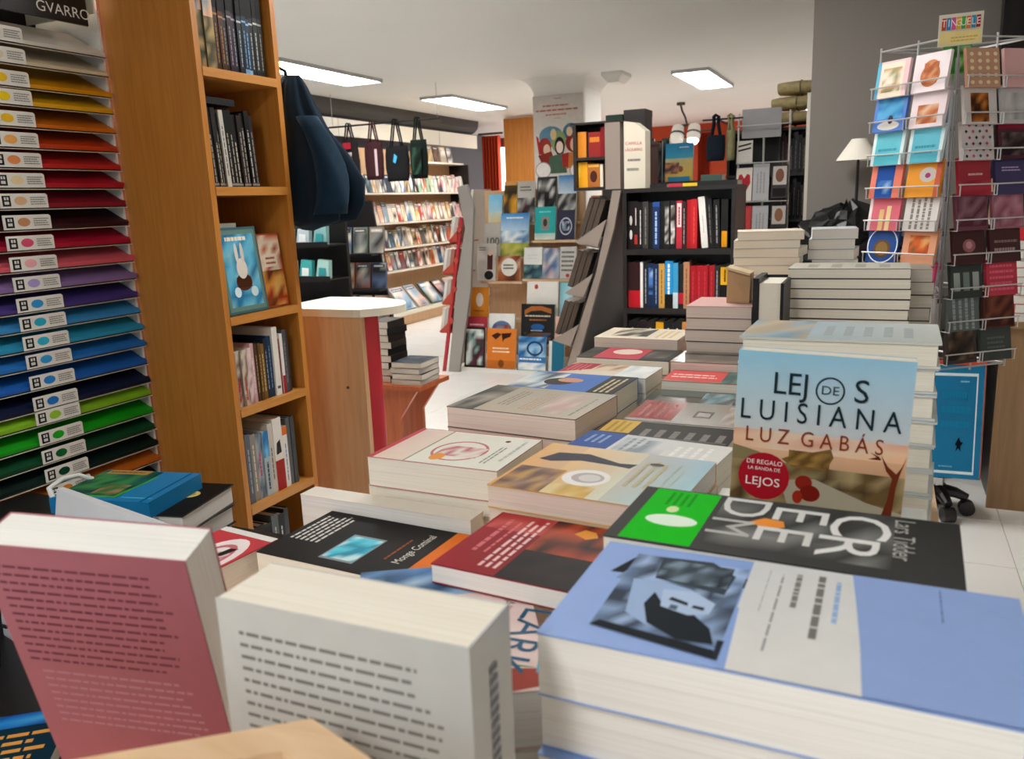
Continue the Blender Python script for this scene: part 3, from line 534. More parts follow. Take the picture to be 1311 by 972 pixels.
# --- blue and white cover, mid-right
bwv = [('g',0,0,1,1,['#dcdcd8','#e4e2de','#e2e0dc','#c8d0d4']),('r',0,.35,.27,1,'#1c4c9c'),('l',.05,.6,.20,.92,3,'v','#8cacd8'),('n',0,0,.27,.35,['#4a3028','#6a4c3c','#2c2420','#a88468'],5,2),('n',.3,.1,.62,.9,['#c8ccd0','#a8b4bc','#dcdcdc','#8c98a0'],5,4),('l',.33,.1,.5,.95,3,'v','#8c98a4'),('l',.66,.1,.92,.9,4,'v','#f4f4f2')]
pile(-.366, .893, .2, .128, .987, [.031]*4, 'white novel with a royal blue corner block beside the sunset-sky novel', 'white novel with the blue corner', '#d4d4d0', bwv, -7, under='#c8c4bc', jit=1, utxt='cream-edged paperback')
yb = [('g',0,0,1,1,['#2a2622','#26221e','#302a26','#2c2824']),('r',0,.25,.24,1,'#d8b040'),('l',.03,.3,.2,.95,3,'v','#b08828')]+[('l',.30,.18,.98,.62,6,'v','#8a8680'),('r',.30,.1,.98,.16,'#6a6660')]
pile(-.371, 1.078, .192, .088, .966, [.026]*4, 'black novel with a mustard corner block and large grey letters', 'black novel with the mustard corner', '#2a2622', yb, -2, under='#4a443c', jit=1, utxt='dark-covered paperback')
rg = [('g',0,0,1,1,['#b8b4b0','#c0bcb8','#a8a49c','#a09c98']),('r',0,.1,.40,1,'#a02430'),('l',.05,.2,.36,.95,4,'v','#c05c64'),('r',.55,.3,.7,.6,'#5c5854'),('r',.57,.36,.68,.54,'#c4c0bc'),('n',.8,.1,1,.9,['#c0bcb8','#a8a49c','#d0ccc8'],3,3)]
pile(-.354, 1.174, .178, .13, .966, [.026]*4, 'grey novel with a dark red block of small text', 'grey novel with the dark red block', '#b0aca8', rg, -1, under='#c0bcb4', jit=1, utxt='grey-edged paperback', pmat='print_gloss')
tl = [('g',0,0,1,1,['#2c4444','#22302e','#283834','#34504c']),('n',.5,.1,.8,.9,['#5c8c98','#2c4844','#88b0b8','#22302e'],4,3),('l',.86,.1,.9,.9,1,'v','#4a605c')]
pile(-.374, 1.322, .19, .128, .951, [.031,.03,.03], 'glossy dark teal novel behind the grey novel with the red block', 'glossy dark teal novel', '#22302e', tl, 0, under='#b8b0a4', jit=1, utxt='cream-edged novel', pmat='print_gloss')
cr = [('r',0,0,1,1,'#789088'),('r',0,.05,.55,1,'#d8504c'),('l',.05,.3,.5,.7,2,'h','#f4c8c4'),('n',.55,0,1,1,['#6c8880','#8ca498','#48605c'],5,3)]
pile(-.367, 1.458, .195, .1, .966, [.035,.035,.036], 'novel with a coral red title block and sea-green picture', 'coral red block novel', '#c8706c', cr, 0, under='#c8bca8', jit=1, utxt='cream-edged paperback')
bk = [('r',0,0,1,1,'#6c625a'),('n',0,0,1,1,['#7a7068','#4c443e','#988c80','#2c2824'],6,3)]
pile(-.376, 1.566, .195, .118, .981, [.03]*4, 'glossy brown photographic novel behind the coral red block novel', 'brown photographic novel', '#6c625a', bk, 0, 'pages_pink', under='#c8b8a8', jit=1, utxt='pink-edged paperback', pmat='print_gloss')
rf = [('g',0,0,1,1,['#d8c0a4','#dcd8d0','#d8d4cc','#c8a888']),('p',[(0,.1),(.3,.5),(.32,1),(.05,1),(0,.8)],'#a02432'),('l',.04,.3,.24,.95,4,'v','#cc7078'),('n',.65,0,1,1,['#d8dcdc','#c8d0d4','#e8e8e4'],4,3),('n',.33,.4,.65,1,['#b89878','#d8c0a4','#8a6c50'],4,2)]
pile(-.566, 1.425, .182, .105, .976, [.029]*4, 'beige novel with a dark red fan shape on its cover', 'beige novel with the red fan', '#c8b8a0', rf, -3, under='#d0c8bc', jit=1, utxt='cream-edged paperback')
rb = [('r',0,0,1,1,'#2c2824'),('r',.18,.0,.68,1,'#b83444'),('e',.45,.65,.16,.25,'#d8c4b8'),('n',0,0,.18,1,['#4a443c','#2c2824'],2,2),('n',.7,.2,.95,.8,['#48423c','#6c645c','#2c2824'],3,2)]
pile(-.572, 1.562, .195, .118, .982, [.03]*4, 'black novel with a crimson block and pale oval on its cover', 'black novel with the crimson block', '#2c2824', rb, -1, under='#d0c4b4', jit=1, utxt='cream-edged paperback')
b7 = [('g',0,0,1,1,['#d8cdbb','#dccfba','#c8bda8','#d0c4b0']),('n',.15,.2,.6,.95,['#4a443c','#a89c88','#d0c4b0','#2c2822'],5,3),('l',.68,.15,.92,.85,3,'v','#c0a878')]
pile(-.58, 1.702, .188, .14, 1.0, [.035]*4, 'cream novel with a dark horse-like shape, at the far left of the table', 'cream novel with the dark shape', '#cfc4b2', b7, -1, 'pages_pink', under='#c8b8a8', jit=1, utxt='pink-edged paperback')
# --- red paperback and the leaning pink one
rd = [('g',0,0,.42,1,['#9c0c1e','#900a1a','#820e1a','#9c1020']),('n',.02,.7,.42,1,['#b83c3c','#a81c28','#c85048'],4,2),('l',.1,.3,.17,.95,1,'v','#d86c70'),('l',.19,.3,.23,.95,1,'v','#d86c70'),('l',.25,.1,.40,.97,3,'v','#f0c4c0'),('n',.42,0,1,.45,['#1c1210','#241614','#120c0a'],5,3),('n',.42,.45,1,1,['#3a2018','#9c3c20','#5c2c1c','#b84a28','#281812'],7,3),('p',[(.60,.82),(.64,.92),(.72,.9),(.76,.82),(.70,.76)],'#e8982c'),('r',.88,.35,.965,.92,'#e0d4cc'),('l',.895,.4,.95,.88,1,'v','#26201e')]
book('novel', 'red and black novel with a small orange leaf, resting on the pink-covered novel', flatM(-.272, .637, .9712, -4), .152, .132, .0185, '#8c1422', rd, 'b', 'pages_white')
lk = [('g',0,0,1,1,['#e8ccc4','#ecd4cc','#e0c8c8','#d8c4c4']),('n',0,.72,1,1,['#6c94c4','#4a74a8','#a8c4dc','#3c5878'],6,4),('e',.32,.50,.035,.03,'#5c4030'),('p',[(.45,.06),(.75,.0),(1,.03),(1,.12),(.7,.16)],'#a84030'),('p',[(.5,.14),(.8,.16),(.95,.13),(.7,.21)],'#4c8c50'),('p',[(.93,.10),(1,.14),(1,.28),(.96,.2)],'#20b4d4')]
lk += [('t','Allí donde nac',.765,.47,.0115,-116,'#7c6a68',.8),('t','LARK',.895,.33,.030,-116,'#2c5c7c',.95)]
pile(-.384, .415, .15, .21, .97, [.045,.065], 'pink-covered novel with slanting dark blue capitals behind the upright white book', 'pink-covered slanting novel', '#d8c0b8', lk, 30, 'pages_white', under='#d8d0c4', jit=.5, utxt='white-edged book')
# --- black book with orange stripe
bo = [('r',0,0,1,1,'#1c1a19'),('l',.03,.35,.24,.95,6,'v','#d8d4ce'),('r',.36,.12,.58,.62,'#8c98a0'),('n',.37,.15,.57,.59,['#40c0dc','#68d4e8','#2c98b8','#d0f0f4'],5,5),('r',.885,0,1,1,'#e8761c'),('l',.69,.30,.72,.75,1,'v','#a0501c'),('t','Mónica Cominal',.775,.5,.015,62,'#e8e4dc',.62)]
bo = [a for a in bo if a[0] != 't'] + [('t','Monge Cominal',.785,.56,.0115,90,'#e8e4dc',.8)]
book('book', 'black essay book with white text lines, a turquoise picture and an orange stripe', flatM(-.556, .765, TZ+.0002, -3), .226, .142, .0395, '#1c1a19', bo, 'b')
rc = [('r',0,0,1,1,'#c84048'),('e',.62,.45,.34,.42,'#f0e4e2'),('o',.62,.45,.24,.3,'#c86c78',.8),('n',.45,.3,.8,.6,['#f0e0e0','#b85868','#e8c8cc'],5,4),('p',[(.62,.5),(.74,.54),(.78,.70),(.66,.68)],'#1c1818'),('r',0,.92,1,1,'#e8e4e0')]
book('book', 'red book with a white round emblem next to the black essay book', flatM(-.736, .68, TZ+.0002, -6), .095, .15, .034, '#c84048', rc, 'b', 'pages_white')
# --- the two upright books in front
wh = [('g',0,0,1,1,['#c4c4c0','#bcbcb9','#b9bab8','#c8c8c4']),('l',.09,.04,.90,.93,26,'h','#7a7874')]
r_ = book('novel', 'upright white paperback seen from the back with grey text, in front', standM(-.263, .374, TZ+.0005, 0, 1, 0, .221), .165, .221, .05, '#c2c2be', wh, 'r', 'pages', group='upright books in front')
sp = MB(); tx = MB(); paint(sp, tx, [('l',.35,.2,.6,.86,1,'h','#8c8c92')], 0, 0, .05, .2, 0)
sp = MB()
for k in range(26): sp.face([(.0829, -.08+k*.0065, .019), (.0829, -.08+k*.0065+.0045, .019), (.0829, -.08+k*.0065+.0045, .029), (.0829, -.08+k*.0065, .029)], '#7c7c84')
sp.build('spine_print', 'print_matte', r_)
pn = [('g',0,0,1,1,['#b87078','#a8606a','#a86670','#b4747e']),('l',.06,.54,.88,.94,13,'h','#74404a'),('l',.10,.27,.92,.52,8,'h','#c08a94')]
book('novel', 'upright dusty-pink paperback seen from the back with dark text, front left corner', standM(-.495, .408, .882, -14.3, 14.3, -2.9, .225), .15, .225, .035, '#a86670', pn, 'l', 'pages_white', group='upright books in front')
# wooden stand that holds them
ws = thing('book_stand', 'pale wooden book stand corner at the bottom edge of the picture', 'stand', (-.27, .3, TZ)); off = Vector((-.27, .3, TZ))
def rail(p, q, w, z0, z1, nm, mat):
    p, q = Vector(p+(0,)), Vector(q+(0,)); d = (q-p).normalized(); n = Vector((d.y, -d.x, 0))*w
    rel(MB().prism([p+Vector((0,0,z0)), q+Vector((0,0,z0)), q+n+Vector((0,0,z0)), p+n+Vector((0,0,z0))], None, (0,0,z1-z0))).build(nm, mat, ws)
rel(MB().prism([(-.573,.063,TZ+.001),(-.265,.303,TZ+.001),(-.262,.276,TZ+.001),(-.573,.035,TZ+.001)], None, (0,0,.174))).build('back_rail', 'beech_pale', ws)
rel(MB().prism([(-.265,.303,TZ+.001),(-.12,.256,TZ+.001),(-.13,.232,TZ+.001),(-.262,.276,TZ+.001)], None, (0,0,.174))).build('side_rail', 'beech_pale', ws)
rel(MB().prism([(-.56,.043,TZ+.001), (-.262,.274,TZ+.001), (-.14,.233,TZ+.001), (-.36,-.02,TZ+.001)], None, (0,0,.12))).build('ledge', 'oak_grey', ws)
# --- piles at the far end
sa = [('g',0,0,1,1,['#c8c4b4','#c0bcb0','#b0b0a4','#bcb8a8']),('l',.1,.2,.9,.8,4,'v','#9c988c')]
pile(-.188, 1.846, .238, .15, 1.139, [.0215]*5+[.0285]*6, 'topmost cream-edged book of the wide pile behind the river landscape novels', 'top book of the wide cream-edged pile', '#3a3c3e', sa, 0, under='#34363a', jit=1.2, utxt='dark-covered book')
pile(-.13, 2.03, .228, .15, 1.121, [.029]*9, 'topmost grey-edged book of the pile half hidden behind the wide cream-edged pile', 'topmost grey-edged book', '#8a8478', (), 1, 'pages_grey', under='#4a4844', jit=2.5, utxt='grey-edged book')
pile(-.380, 1.722, .136, .16, 1.071, [.0255]*4+[.0275]*4, 'topmost pink-grey-edged book of the pile left of the upright black book', 'topmost pink-grey-edged book', '#d8a8a4', [('g',0,0,1,1,['#d4a8a4','#d8b4ac','#c8a49c','#d0a09c'])], 0, 'pages_pink', under='#5a5450', jit=.8, utxt='pink-grey-edged book')
ub = thing('hardback', 'thick black hardback standing upright with its cream page edges showing', 'book', (-.208, 1.70, TZ))
MB().box(-.032, 0, 0, -.020, .13, .272).build('cover', 'cover', ub, '#1a1a1c'); MB().box(.022, 0, 0, .028, .13, .262).build('cover', 'cover', ub, '#1a1a1c')
MB().box(-.020, .127, 0, .022, .13, .268).build('spine', 'cover', ub, '#1a1a1c'); MB().box(-.0195, .004, .004, .0215, .1265, .262).build('pages', 'pages', ub)
eb = thing('kraft_package', 'brown kraft paper package standing on the pink-grey-edged pile', 'package', (-.282, 1.80, 1.0715))
MB().prism([(-.024,-.02,0),(.024,-.02,0),(.024,-.01,.06),(-.024,-.012,.072)], None, (0,.05,0)).build('wrapping', 'cover_matte', eb, '#c09a70')
MB().prism([(-.025,-.0225,.072),(.025,-.0225,.058),(.025,-.0225,.063),(-.025,-.0225,.077)], None, (0,.055,0)).build('flap', 'cover_matte', eb, '#dcc4a0')
z = TZ
cs = ['#c8c0b0','#b8b0a8','#d8d0c4','#c0b8ac','#a8a49c','#d0c8bc','#b8b0a4','#cac2b6','#d4ccc0','#c4bcb0','#d8d4cc','#c0b8b0','#d4c8b8']
tl_ = [.03,.028,.03,.027,.026,.03,.026,.024,.026,.022,.024,.022,.024]
for k, (c, t) in enumerate(zip(cs, tl_)):
    yaw = [0,2,-2,3,-1,1,-3,4,-2,2,-4,6,9][k]
    book('book', f'cream-edged book, {ORD[k]} from the bottom of the untidy pile beside the black bookcase', flatM(-.295+.006*math.sin(k*2.1), 2.38, z+.0002, yaw), .172, .15, t-.0004, c, (), 'b' if k % 3 else 'r', 'pages', group='untidy pile beside the black bookcase'); z += t
z = TZ
for k in range(12):
    t = .028; book('book', f'pale grey-edged book, {ORD[k]} from the bottom of the narrow pile right of the untidy pile', flatM(-.135+.004*math.sin(k*1.7), 2.52, z+.0002, [0,2,-3,1,3,-2,1,-1,4,-3,2,5][k]), .12, .16, t-.0004, '#b8bcc0', (), 'b', 'pages_white', group='narrow pile at the far end of the table'); z += t
# ================================================================ counter in front of the paper rack, lower left
ct = thing('low_counter', 'dark low counter below the paper rack, behind the pink book', 'counter', (-1.4, .4, 0)); off = Vector((-1.4, .4, 0))
rel(MB().box(-1.96, -.5, .59, -.86, 1.28, .62)).build('counter_top', 'black_paint', ct)
rel(MB().box(-1.92, -.46, 0, -.90, 1.24, .59)).build('body', 'duct_dark', ct)
z = .62
for k, (t, c, yaw) in enumerate([(.04,'#2a2420',10),(.04,'#1c2024',7),(.042,'#2c3030',12)]):
    art = [] if k < 2 else [('r',0,0,1,1,'#161412'),('e',.74,.62,.10,.11,'#d8c070'),('e',.74,.62,.06,.07,'#a88c3c'),('n',.0,.0,.4,.6,['#183828','#1c2420','#0c1814'],3,3)]
    book('hardback', f'{["lowest","middle","top"][k]} black hardback of the three under the blue and green toy box', flatM(-1.33+.006*k, 1.12, z+.0003, yaw), .23, .18, t-.0006, c, art, 'l', 'pages_white', hard=True, group='black hardbacks under the toy box'); z += t
by = thing('toy_box', 'blue and green boxed toy with a gold ribbon label and white handle', 'box', flatM(-1.36, 1.085, z+.0003, 12))
MB().box(-.11,-.085,0,.11,.085,.032,'#1474ac').build('box', 'cover', by, '#1478b0')
add_print(by, [('n',0,.1,.62,.98,['#0c4834','#14603c','#0c3830','#3c7c48','#184c5c'],7,6),('r',.05,.86,.5,1,'#a88448'),('l',.08,.89,.48,.97,1,'h','#6c4420'),('n',.3,.2,.55,.5,['#7c6048','#3c7038','#a07c58'],4,3),('p',[(.0,.1),(.6,.1),(.66,.8),(.64,.82),(.58,.13),(.0,.13)],'#48b428'),('r',.66,.1,.97,.13,'#48b8e0'),('r',.9,.0,.93,1,'#0c5c90')], -.11,-.085,.22,.17,.0322)
MB().tube([(-.105,.03,.03),(-.12,.01,.045),(-.125,-.03,.05),(-.12,-.07,.045),(-.105,-.08,.03)], .005, 8).build('handle', 'plastic', by, '#e0e0e0')
hl = thing('leaflet_holder', 'white plastic leaflet holder standing behind the pink book', 'holder', flatM(-1.08, .80, .62, -11.5))
MB().prism([(-.225,.0,0),(.225,0,0),(.225,.045,.222),(-.225,.045,.222)], None, (0,.012,0)).build('back_plate', 'plastic', hl, '#d8dade')
MB().prism([(-.225,-.075,0),(.225,-.075,0),(.215,-.075,.11),(-.215,-.075,.15)], None, (0,.004,0)).build('front_plate', 'plastic', hl, '#c4c6ca')
MB().box(-.225,-.075,0,.225,.01,.004).build('base', 'plastic', hl, '#d0d2d6')
for x in (-.225,.221): MB().prism([(x,-.071,.004),(x,.0,.004),(x,.03,.15),(x,-.071,.12)], None, (.004,0,0)).build('side_plate', 'plastic', hl, '#d0d2d6')
tg = MB(); 
book('picture_book', 'dark teal picture book with orange text lines and white capitals, bottom left corner', flatM(-.985, .49, .6205, 38), .2, .26, .022, '#0c2c34',
     [('g',0,0,1,1,['#0c3430','#0a2834','#0c2c40','#0c3840']),('n',0,.88,1,1,['#1c60b0','#2c88d0','#14489c','#48a8e0'],5,2),('l',.05,.58,.95,.84,4,'h','#d89848'),('t','CORRE',.6,.48,.022,0,'#e8ece4',1.1)], 'l')
tb2 = thing('wire_basket', 'black wire basket on the low counter behind the pink book', 'basket', (-1.52, .5, .62))
for k in range(6):
    MB().tube([(-.3+.12*k,-.25,.003),(-.3+.12*k,.2,.003),(-.3+.12*k,.22,.12)], .003, 6).build('wire', 'wire', tb2, '#2a2c2a')
for zz in (.06,.12): MB().tube([(-.3,.222,zz),(.3,.222,zz)], .003, 6).build('wire', 'wire', tb2, '#2a2c2a')
# ================================================================ wood-ended unit with white rounded top
wu = thing('display_unit', 'wood-fronted unit with a rounded white top and red side beside the bookcase', 'cabinet', (-1.68, 2.35, 0)); off = Vector((-1.68, 2.35, 0))
rel(MB().box(-1.93, 2.24, 0, -1.583, 2.262, .945)).build('end_panel', 'beech', wu)
n = 12; arc = [(-1.583-.03*(1-math.cos(q*math.pi/2/n)) + .03*math.sin(q*math.pi/n), 2.262+.10*q/n) for q in range(n+1)]
sd = MB()
for q in range(n):
    a, b2 = arc[q], arc[q+1]; sd.face([(a[0],a[1],0),(b2[0],b2[1],0),(b2[0],b2[1],.945),(a[0],a[1],.945)]); sd.face([(b2[0]-.01,b2[1],0),(a[0]-.01,a[1],0),(a[0]-.01,a[1],.945),(b2[0]-.01,b2[1],.945)])
rel(sd).build('red_side', 'red_paint', wu)
tp_ = [(-1.94,2.225,.945),(-1.60,2.225,.945)]+[(-1.575+.075*math.sin(q*math.pi/14), 2.23+.27*q/14, .945) for q in range(15)]+[(-1.70,2.56,.945),(-1.94,2.56,.945)]
rel(MB().prism(tp_, None, (0,0,.026))).build('top', 'laminate', wu)
rel(MB().box(-1.93, 2.262, .02, -1.92, 2.5, .94)).build('far_side', 'beech', wu)
rel(MB().tube([(-1.655,2.2395,.70),(-1.655,2.236,.70)], .005, 10)).build('screw', 'duct_dark', wu)
ls2 = thing('low_stand', 'small reddish wooden stand with a slanted bracket holding dark books', 'stand', (-1.96, 3.1, 0)); off = Vector((-1.96, 3.1, 0))
rel(MB().box(-2.13, 3.0, .50, -1.83, 3.26, .52)).build('board', 'red_wood', ls2)
rel(MB().prism([(-2.08,3.02,0),(-1.96,3.02,0),(-1.96,3.02,.36),(-1.86,3.02,.50),(-2.08,3.02,.50)], None, (0,.02,0))).build('bracket', 'red_wood', ls2)
rel(MB().prism([(-2.08,3.22,0),(-1.96,3.22,0),(-1.96,3.22,.36),(-1.86,3.22,.50),(-2.08,3.22,.50)], None, (0,.02,0))).build('bracket', 'red_wood', ls2)
z = .52
for k in range(4):
    book('book', f'black book, {ORD[k]} from the bottom of the right pile on the small wooden stand', flatM(-1.915+.005*(k % 2), 3.10, z+.0003, [0,3,-2,2][k]), .15, .17, .0255, '#1a1c20', [('n',.05,.05,.95,.95,['#1c2024','#2c343c','#121416','#48525c'],4,4)] if k == 3 else (), 'b', 'pages_grey', group='dark books on the small wooden stand'); z += .026
z = .52
for k in range(9):
    book('book', f'dark book, {ORD[k]} from the bottom of the tall pile on the small wooden stand', flatM(-2.062+.006*(k % 2), 3.12, z+.0003, [0,4,-3,2,-2,5,1,-4,2][k]), .10, .15, .0305, ['#241c1a','#1a1a1c','#2c2420'][k % 3], (), 'r', 'pages_grey', group='dark books on the small wooden stand'); z += .031
# ================================================================ magazine wall on the left
mw = thing('magazine_shelving', 'long pale wooden magazine shelving along the left wall', 'shelving', (-5.1, 8.4, 0)); off = Vector((-5.1, 8.4, 0))
MY0, MY1 = 7.30, 9.75
rel(MB().box(-5.32, MY0, 0, -5.30, MY1, 1.95)).build('back_board', 'beech', mw)
for y in (MY0, MY1): rel(MB().box(-5.30, y, 0, -5.02, y+.02, 1.8)).build('side_board', 'black_paint', mw)
MZ = [1.455, 1.13, .85, .595]
for z in MZ:
    rel(MB().box(-5.30, MY0, z-.018, -5.0, MY1, z)).build('shelf', 'laminate', mw)
rel(MB().box(-5.30, 8.7, 1.80, -5.08, MY1, 1.82)).build('upper_shelf', 'laminate', mw)
rel(MB().box(-5.30, MY0+.02, .12, -4.80, MY1, .16)).build('bench', 'laminate', mw); rel(MB().box(-5.30, MY0+.1, 0, -4.85, MY1-.05, .12)).build('plinth', 'beech', mw)
pal = ['#c8c0b8','#a8988c','#d8c8b8','#605850','#8898a4','#b0483c','#d8b070','#e0dcd4','#3c4450','#90a890','#d0a0a0','#5878a0','#b89868','#787070','#e4d4c0','#48606c','#c86838','#282c34']
wn = {'#c8c0b8':'pale grey','#a8988c':'taupe','#d8c8b8':'cream','#605850':'dark taupe','#8898a4':'blue-grey','#b0483c':'brick red','#d8b070':'sand yellow','#e0dcd4':'off-white','#3c4450':'dark slate','#90a890':'sage green','#d0a0a0':'pink','#5878a0':'steel blue','#b89868':'tan','#787070':'mid grey','#e4d4c0':'ivory','#48606c':'teal grey','#c86838':'orange','#282c34':'near-black'}
def mag(M, w, h, t, c, label, group, seed, pal2=None):
    r = thing('magazine', label, 'magazine', M, group)
    MB().box(-w/2, 0, 0, w/2, h, t).build('cover', 'cover', r, c)
    rd_ = random.Random(seed); p2 = pal2 or [c, rd_.choice(pal), rd_.choice(['#f0e8e0','#e8e4dc','#282828']), c]
    add_print(r, [('n',.03,.02,.97,.98,p2,2,3,seed),('r',.1,.80,.9,.93,rd_.choice(pal)),('l',.15,.82,.85,.91,1,'h','#f4f0e8')], -w/2, 0, w, h, t, mat='print_far', dz=.0002)
rd2 = random.Random(4); n = 24
for s, z in enumerate(MZ):
    for k in range(n):
        y = MY0+.06+(MY1-MY0-.12)*(k+.5)/n; c = rd2.choice(pal); h = rd2.uniform(.19, .235) if s < 3 else rd2.uniform(.2,.225)
        M = Matrix.Translation((-5.06, y, z+.0016)) @ Matrix.Rotation(R(90), 4, 'Z') @ Matrix.Rotation(R(90-12), 4, 'X') @ Matrix.Rotation(R(rd2.uniform(-1.4,1.4)), 4, 'Z')
        mag(M, .086, h, .012, c, f'{wn[c]} magazine, {ORD[k]} from the near end on the {["top","second","third","lowest"][s]} shelf of the left wall', 'magazines on the left wall shelving', s*50+k)
for k in range(5):
    c = ['#7a6a58','#8c7c68','#6c5448','#a89888','#5c5450'][k]
    mag(Matrix.Translation((-5.16, 8.85+k*.17, 1.8205)) @ Matrix.Rotation(R(90), 4, 'Z') @ Matrix.Rotation(R(80), 4, 'X'), .14, .2, .012, c, f'brownish magazine, {ORD[k]} from the near end on the short upper shelf of the left wall', 'magazines on the upper shelf', 300+k)
for k in range(7):
    y = 7.52+k*.315; c = ['#d8c0b4','#9cb4c8','#c8b8a8','#58685c','#2c2c30','#d8d0d4','#88a8bc'][k]
    M = Matrix.Translation((-4.86, y, .1615)) @ Matrix.Rotation(R(90+[8,-6,4,-3,5,2,-4][k]), 4, 'Z') @ Matrix.Rotation(R(48), 4, 'X')
    mag(M, .24, .31, .02, c, f'{["pink and blue","pale blue","beige","dark green","black","white","sky blue"][k]} magazine, {ORD[k]} from the near end on the low bench', 'magazines on the low bench', 400+k, [c,'#88a8c0','#e8dcd4','#4c6c88','#d8a8a0'])
# hanging rail with four bags
hr = thing('hanging_rail', 'metal rail holding the four dark tote bags', 'rail', (-4.6, 7, 0))
MB().tube([(-.55,.0,2.10),(.75,0,2.10)], .009).build('bar', 'black_paint', hr)
for x in (-.5,.7): MB().tube([(x,0,2.10),(x,0,ROOM_H)], .003).build('hanger_rod', 'chrome', hr)
def bag(x, y, z0, w, h, zt, c, label, art, cat='bag', group='dark bags on the hanging rail'):
    r = thing('tote_bag', label, cat, (x, y, z0), group); rings = []
    for q in range(9):
        u = q/8; ww = w/2*(.86+.22*math.sin(math.pi*(.15+.75*(1-u)))); d = .045*(1-.55*u)*(1 if q else .6)
        rings.append([(ww*math.cos(2*math.pi*k/20)*(1+.04*math.sin(3*k+q)), d*math.sin(2*math.pi*k/20), h*u) for k in range(20)])
    MB().loft(rings).build('body', 'cloth', r, c, smooth=True, merge=True)
    for s in (-.018,.018):
        MB().tube([(-w*.25,s,h*.97),(-w*.12,s,h+(zt-z0-h)*.7),(-.014,s,zt-z0+.018),(0,s,zt-z0+.026),(.014,s,zt-z0+.018),(w*.12,s,h+(zt-z0-h)*.7),(w*.25,s,h*.97)], .008, 6).build('handle', 'cloth', r, c)
    if art:
        mb, tx = MB(), MB(); paint(mb, tx, art, -w*.36, 0, w*.72, h, 0, .0002); mb.v = [(p[0], -.052-p[2], p[1]) for p in mb.v]; mb.build('print', 'print_far', r)
bag(-4.915, 7.0, 1.55, .19, .42, 2.1, '#221c1e', 'black tote bag with a red patch and white sketch print', [('r',.15,.78,.85,.92,'#a82838'),('n',.1,.0,.9,.7,['#e0d8d4','#2c2426','#c8a8a8','#181416'],4,6)])
bag(-4.635, 7.0, 1.57, .20, .36, 2.1, '#3a1c20', 'dark maroon tote bag hanging second on the rail', [('r',.78,.1,.98,.8,'#c8b0b4')])
bag(-4.37, 7.0, 1.545, .25, .33, 2.1, '#141416', 'wide black tote bag with a small blue logo', [('p',[(.4,.55),(.55,.5),(.68,.7),(.5,.78)],'#48a8d8')])
bag(-4.125, 7.0, 1.56, .18, .36, 2.1, '#101a16', 'black and dark green tote bag hanging nearest the pillar', [('n',.1,.1,.9,.8,['#14261e','#0c1410','#2c4c3c'],3,5)])
# black wire display with comics, and toy rack
md = thing('comic_display', 'black metal display of comic volumes in front of the magazine shelving', 'rack', (-4.05, 5.85, 0)); off = Vector((-4.05, 5.85, 0))
rel(MB().box(-4.40, 5.88, .0, -4.38, 5.98, 1.36)).build('post', 'black_paint', md); rel(MB().box(-3.90, 5.97, .0, -3.88, 5.99, .5)).build('post', 'black_paint', md)
rel(MB().prism([(-4.38,5.95,.2),(-3.86,5.95,.2),(-4.0,5.95,1.36),(-4.38,5.95,1.36)], None, (0,.02,0))).build('back_panel', 'black_paint', md)
for k, z in enumerate((.34,.62,.92)):
    rel(MB().box(-4.36, 5.84, z-.02, -3.86-.05*k, 5.95, z)).build('shelf', 'black_paint', md)
gl = ['#8a8478','#6c6660','#a8785c','#98645c','#5c6c8c','#708078']
for r_i, z in enumerate((.34,.62,.92)):
    for k in range(3):
        x = -4.27+k*.165-.0*r_i; c = gl[(r_i*2+k) % 6]
        mag(Matrix.Translation((x, 5.90, z+.0005)) @ Matrix.Rotation(R(82), 4, 'X'), .145, .22, .018, c, f'grey comic volume, {ORD[k]} from the left on the {["lowest","middle","top"][r_i]} shelf of the black comic display', 'comics on the black display', 500+r_i*5+k, [c,'#d0c8b8','#2c2c2c','#8c8c8c',c])
tr = thing('toy_rack', 'black wire rack with packaged toys behind the wooden bookcase', 'rack', (-3.8, 5.0, 0)); off = Vector((-3.8, 5.0, 0))
for z in (.55,.80,1.05): rel(MB().box(-4.35, 4.9, z-.012, -3.70, 5.15, z)).build('shelf', 'black_paint', tr); rel(MB().box(-4.35, 4.895, z-.02, -3.70, 4.9, z+.02)).build('edge', 'black_paint', tr)
for x in (-4.35, -3.72): rel(MB().box(x, 5.13, 0, x+.02, 5.15, 1.32)).build('post', 'black_paint', tr)
rel(MB().box(-4.35, 5.15, .3, -3.70, 5.16, 1.3)).build('back_panel', 'black_paint', tr)
tc_ = ['#8cc8a0','#c8dcd8','#48a8a8','#a8d0cc','#d8e0e0','#60b8b0','#b8c8d0','#88b8b8']
for k in range(8):
    x = -4.26+(k % 4)*.155; z = (.80,1.05)[k//4]
    t_ = thing('toy_packet', f'{["pale green","white","teal","pale aqua"][k % 4]} toy packet, {ORD[k % 4]} from the left on the {["lower","upper"][k//4]} shelf of the toy rack', 'packet', (x, 4.96, z+.0005), 'toy packets on the toy rack')
    MB().prism([(-.06,-.03,0),(.06,-.03,0),(.05,-.005,.13),(-.045,-.005,.14)], None, (0,.04,0)).build('packet', 'plastic', t_, tc_[k])
    MB().prism([(-.03,-.033,.02),(.035,-.033,.02),(.03,-.02,.075),(-.03,-.02,.08)], None, (0,-.002,0), ['#e8f0f0','#38989c'][k % 2]).build('packet_label', 'print_far', t_)
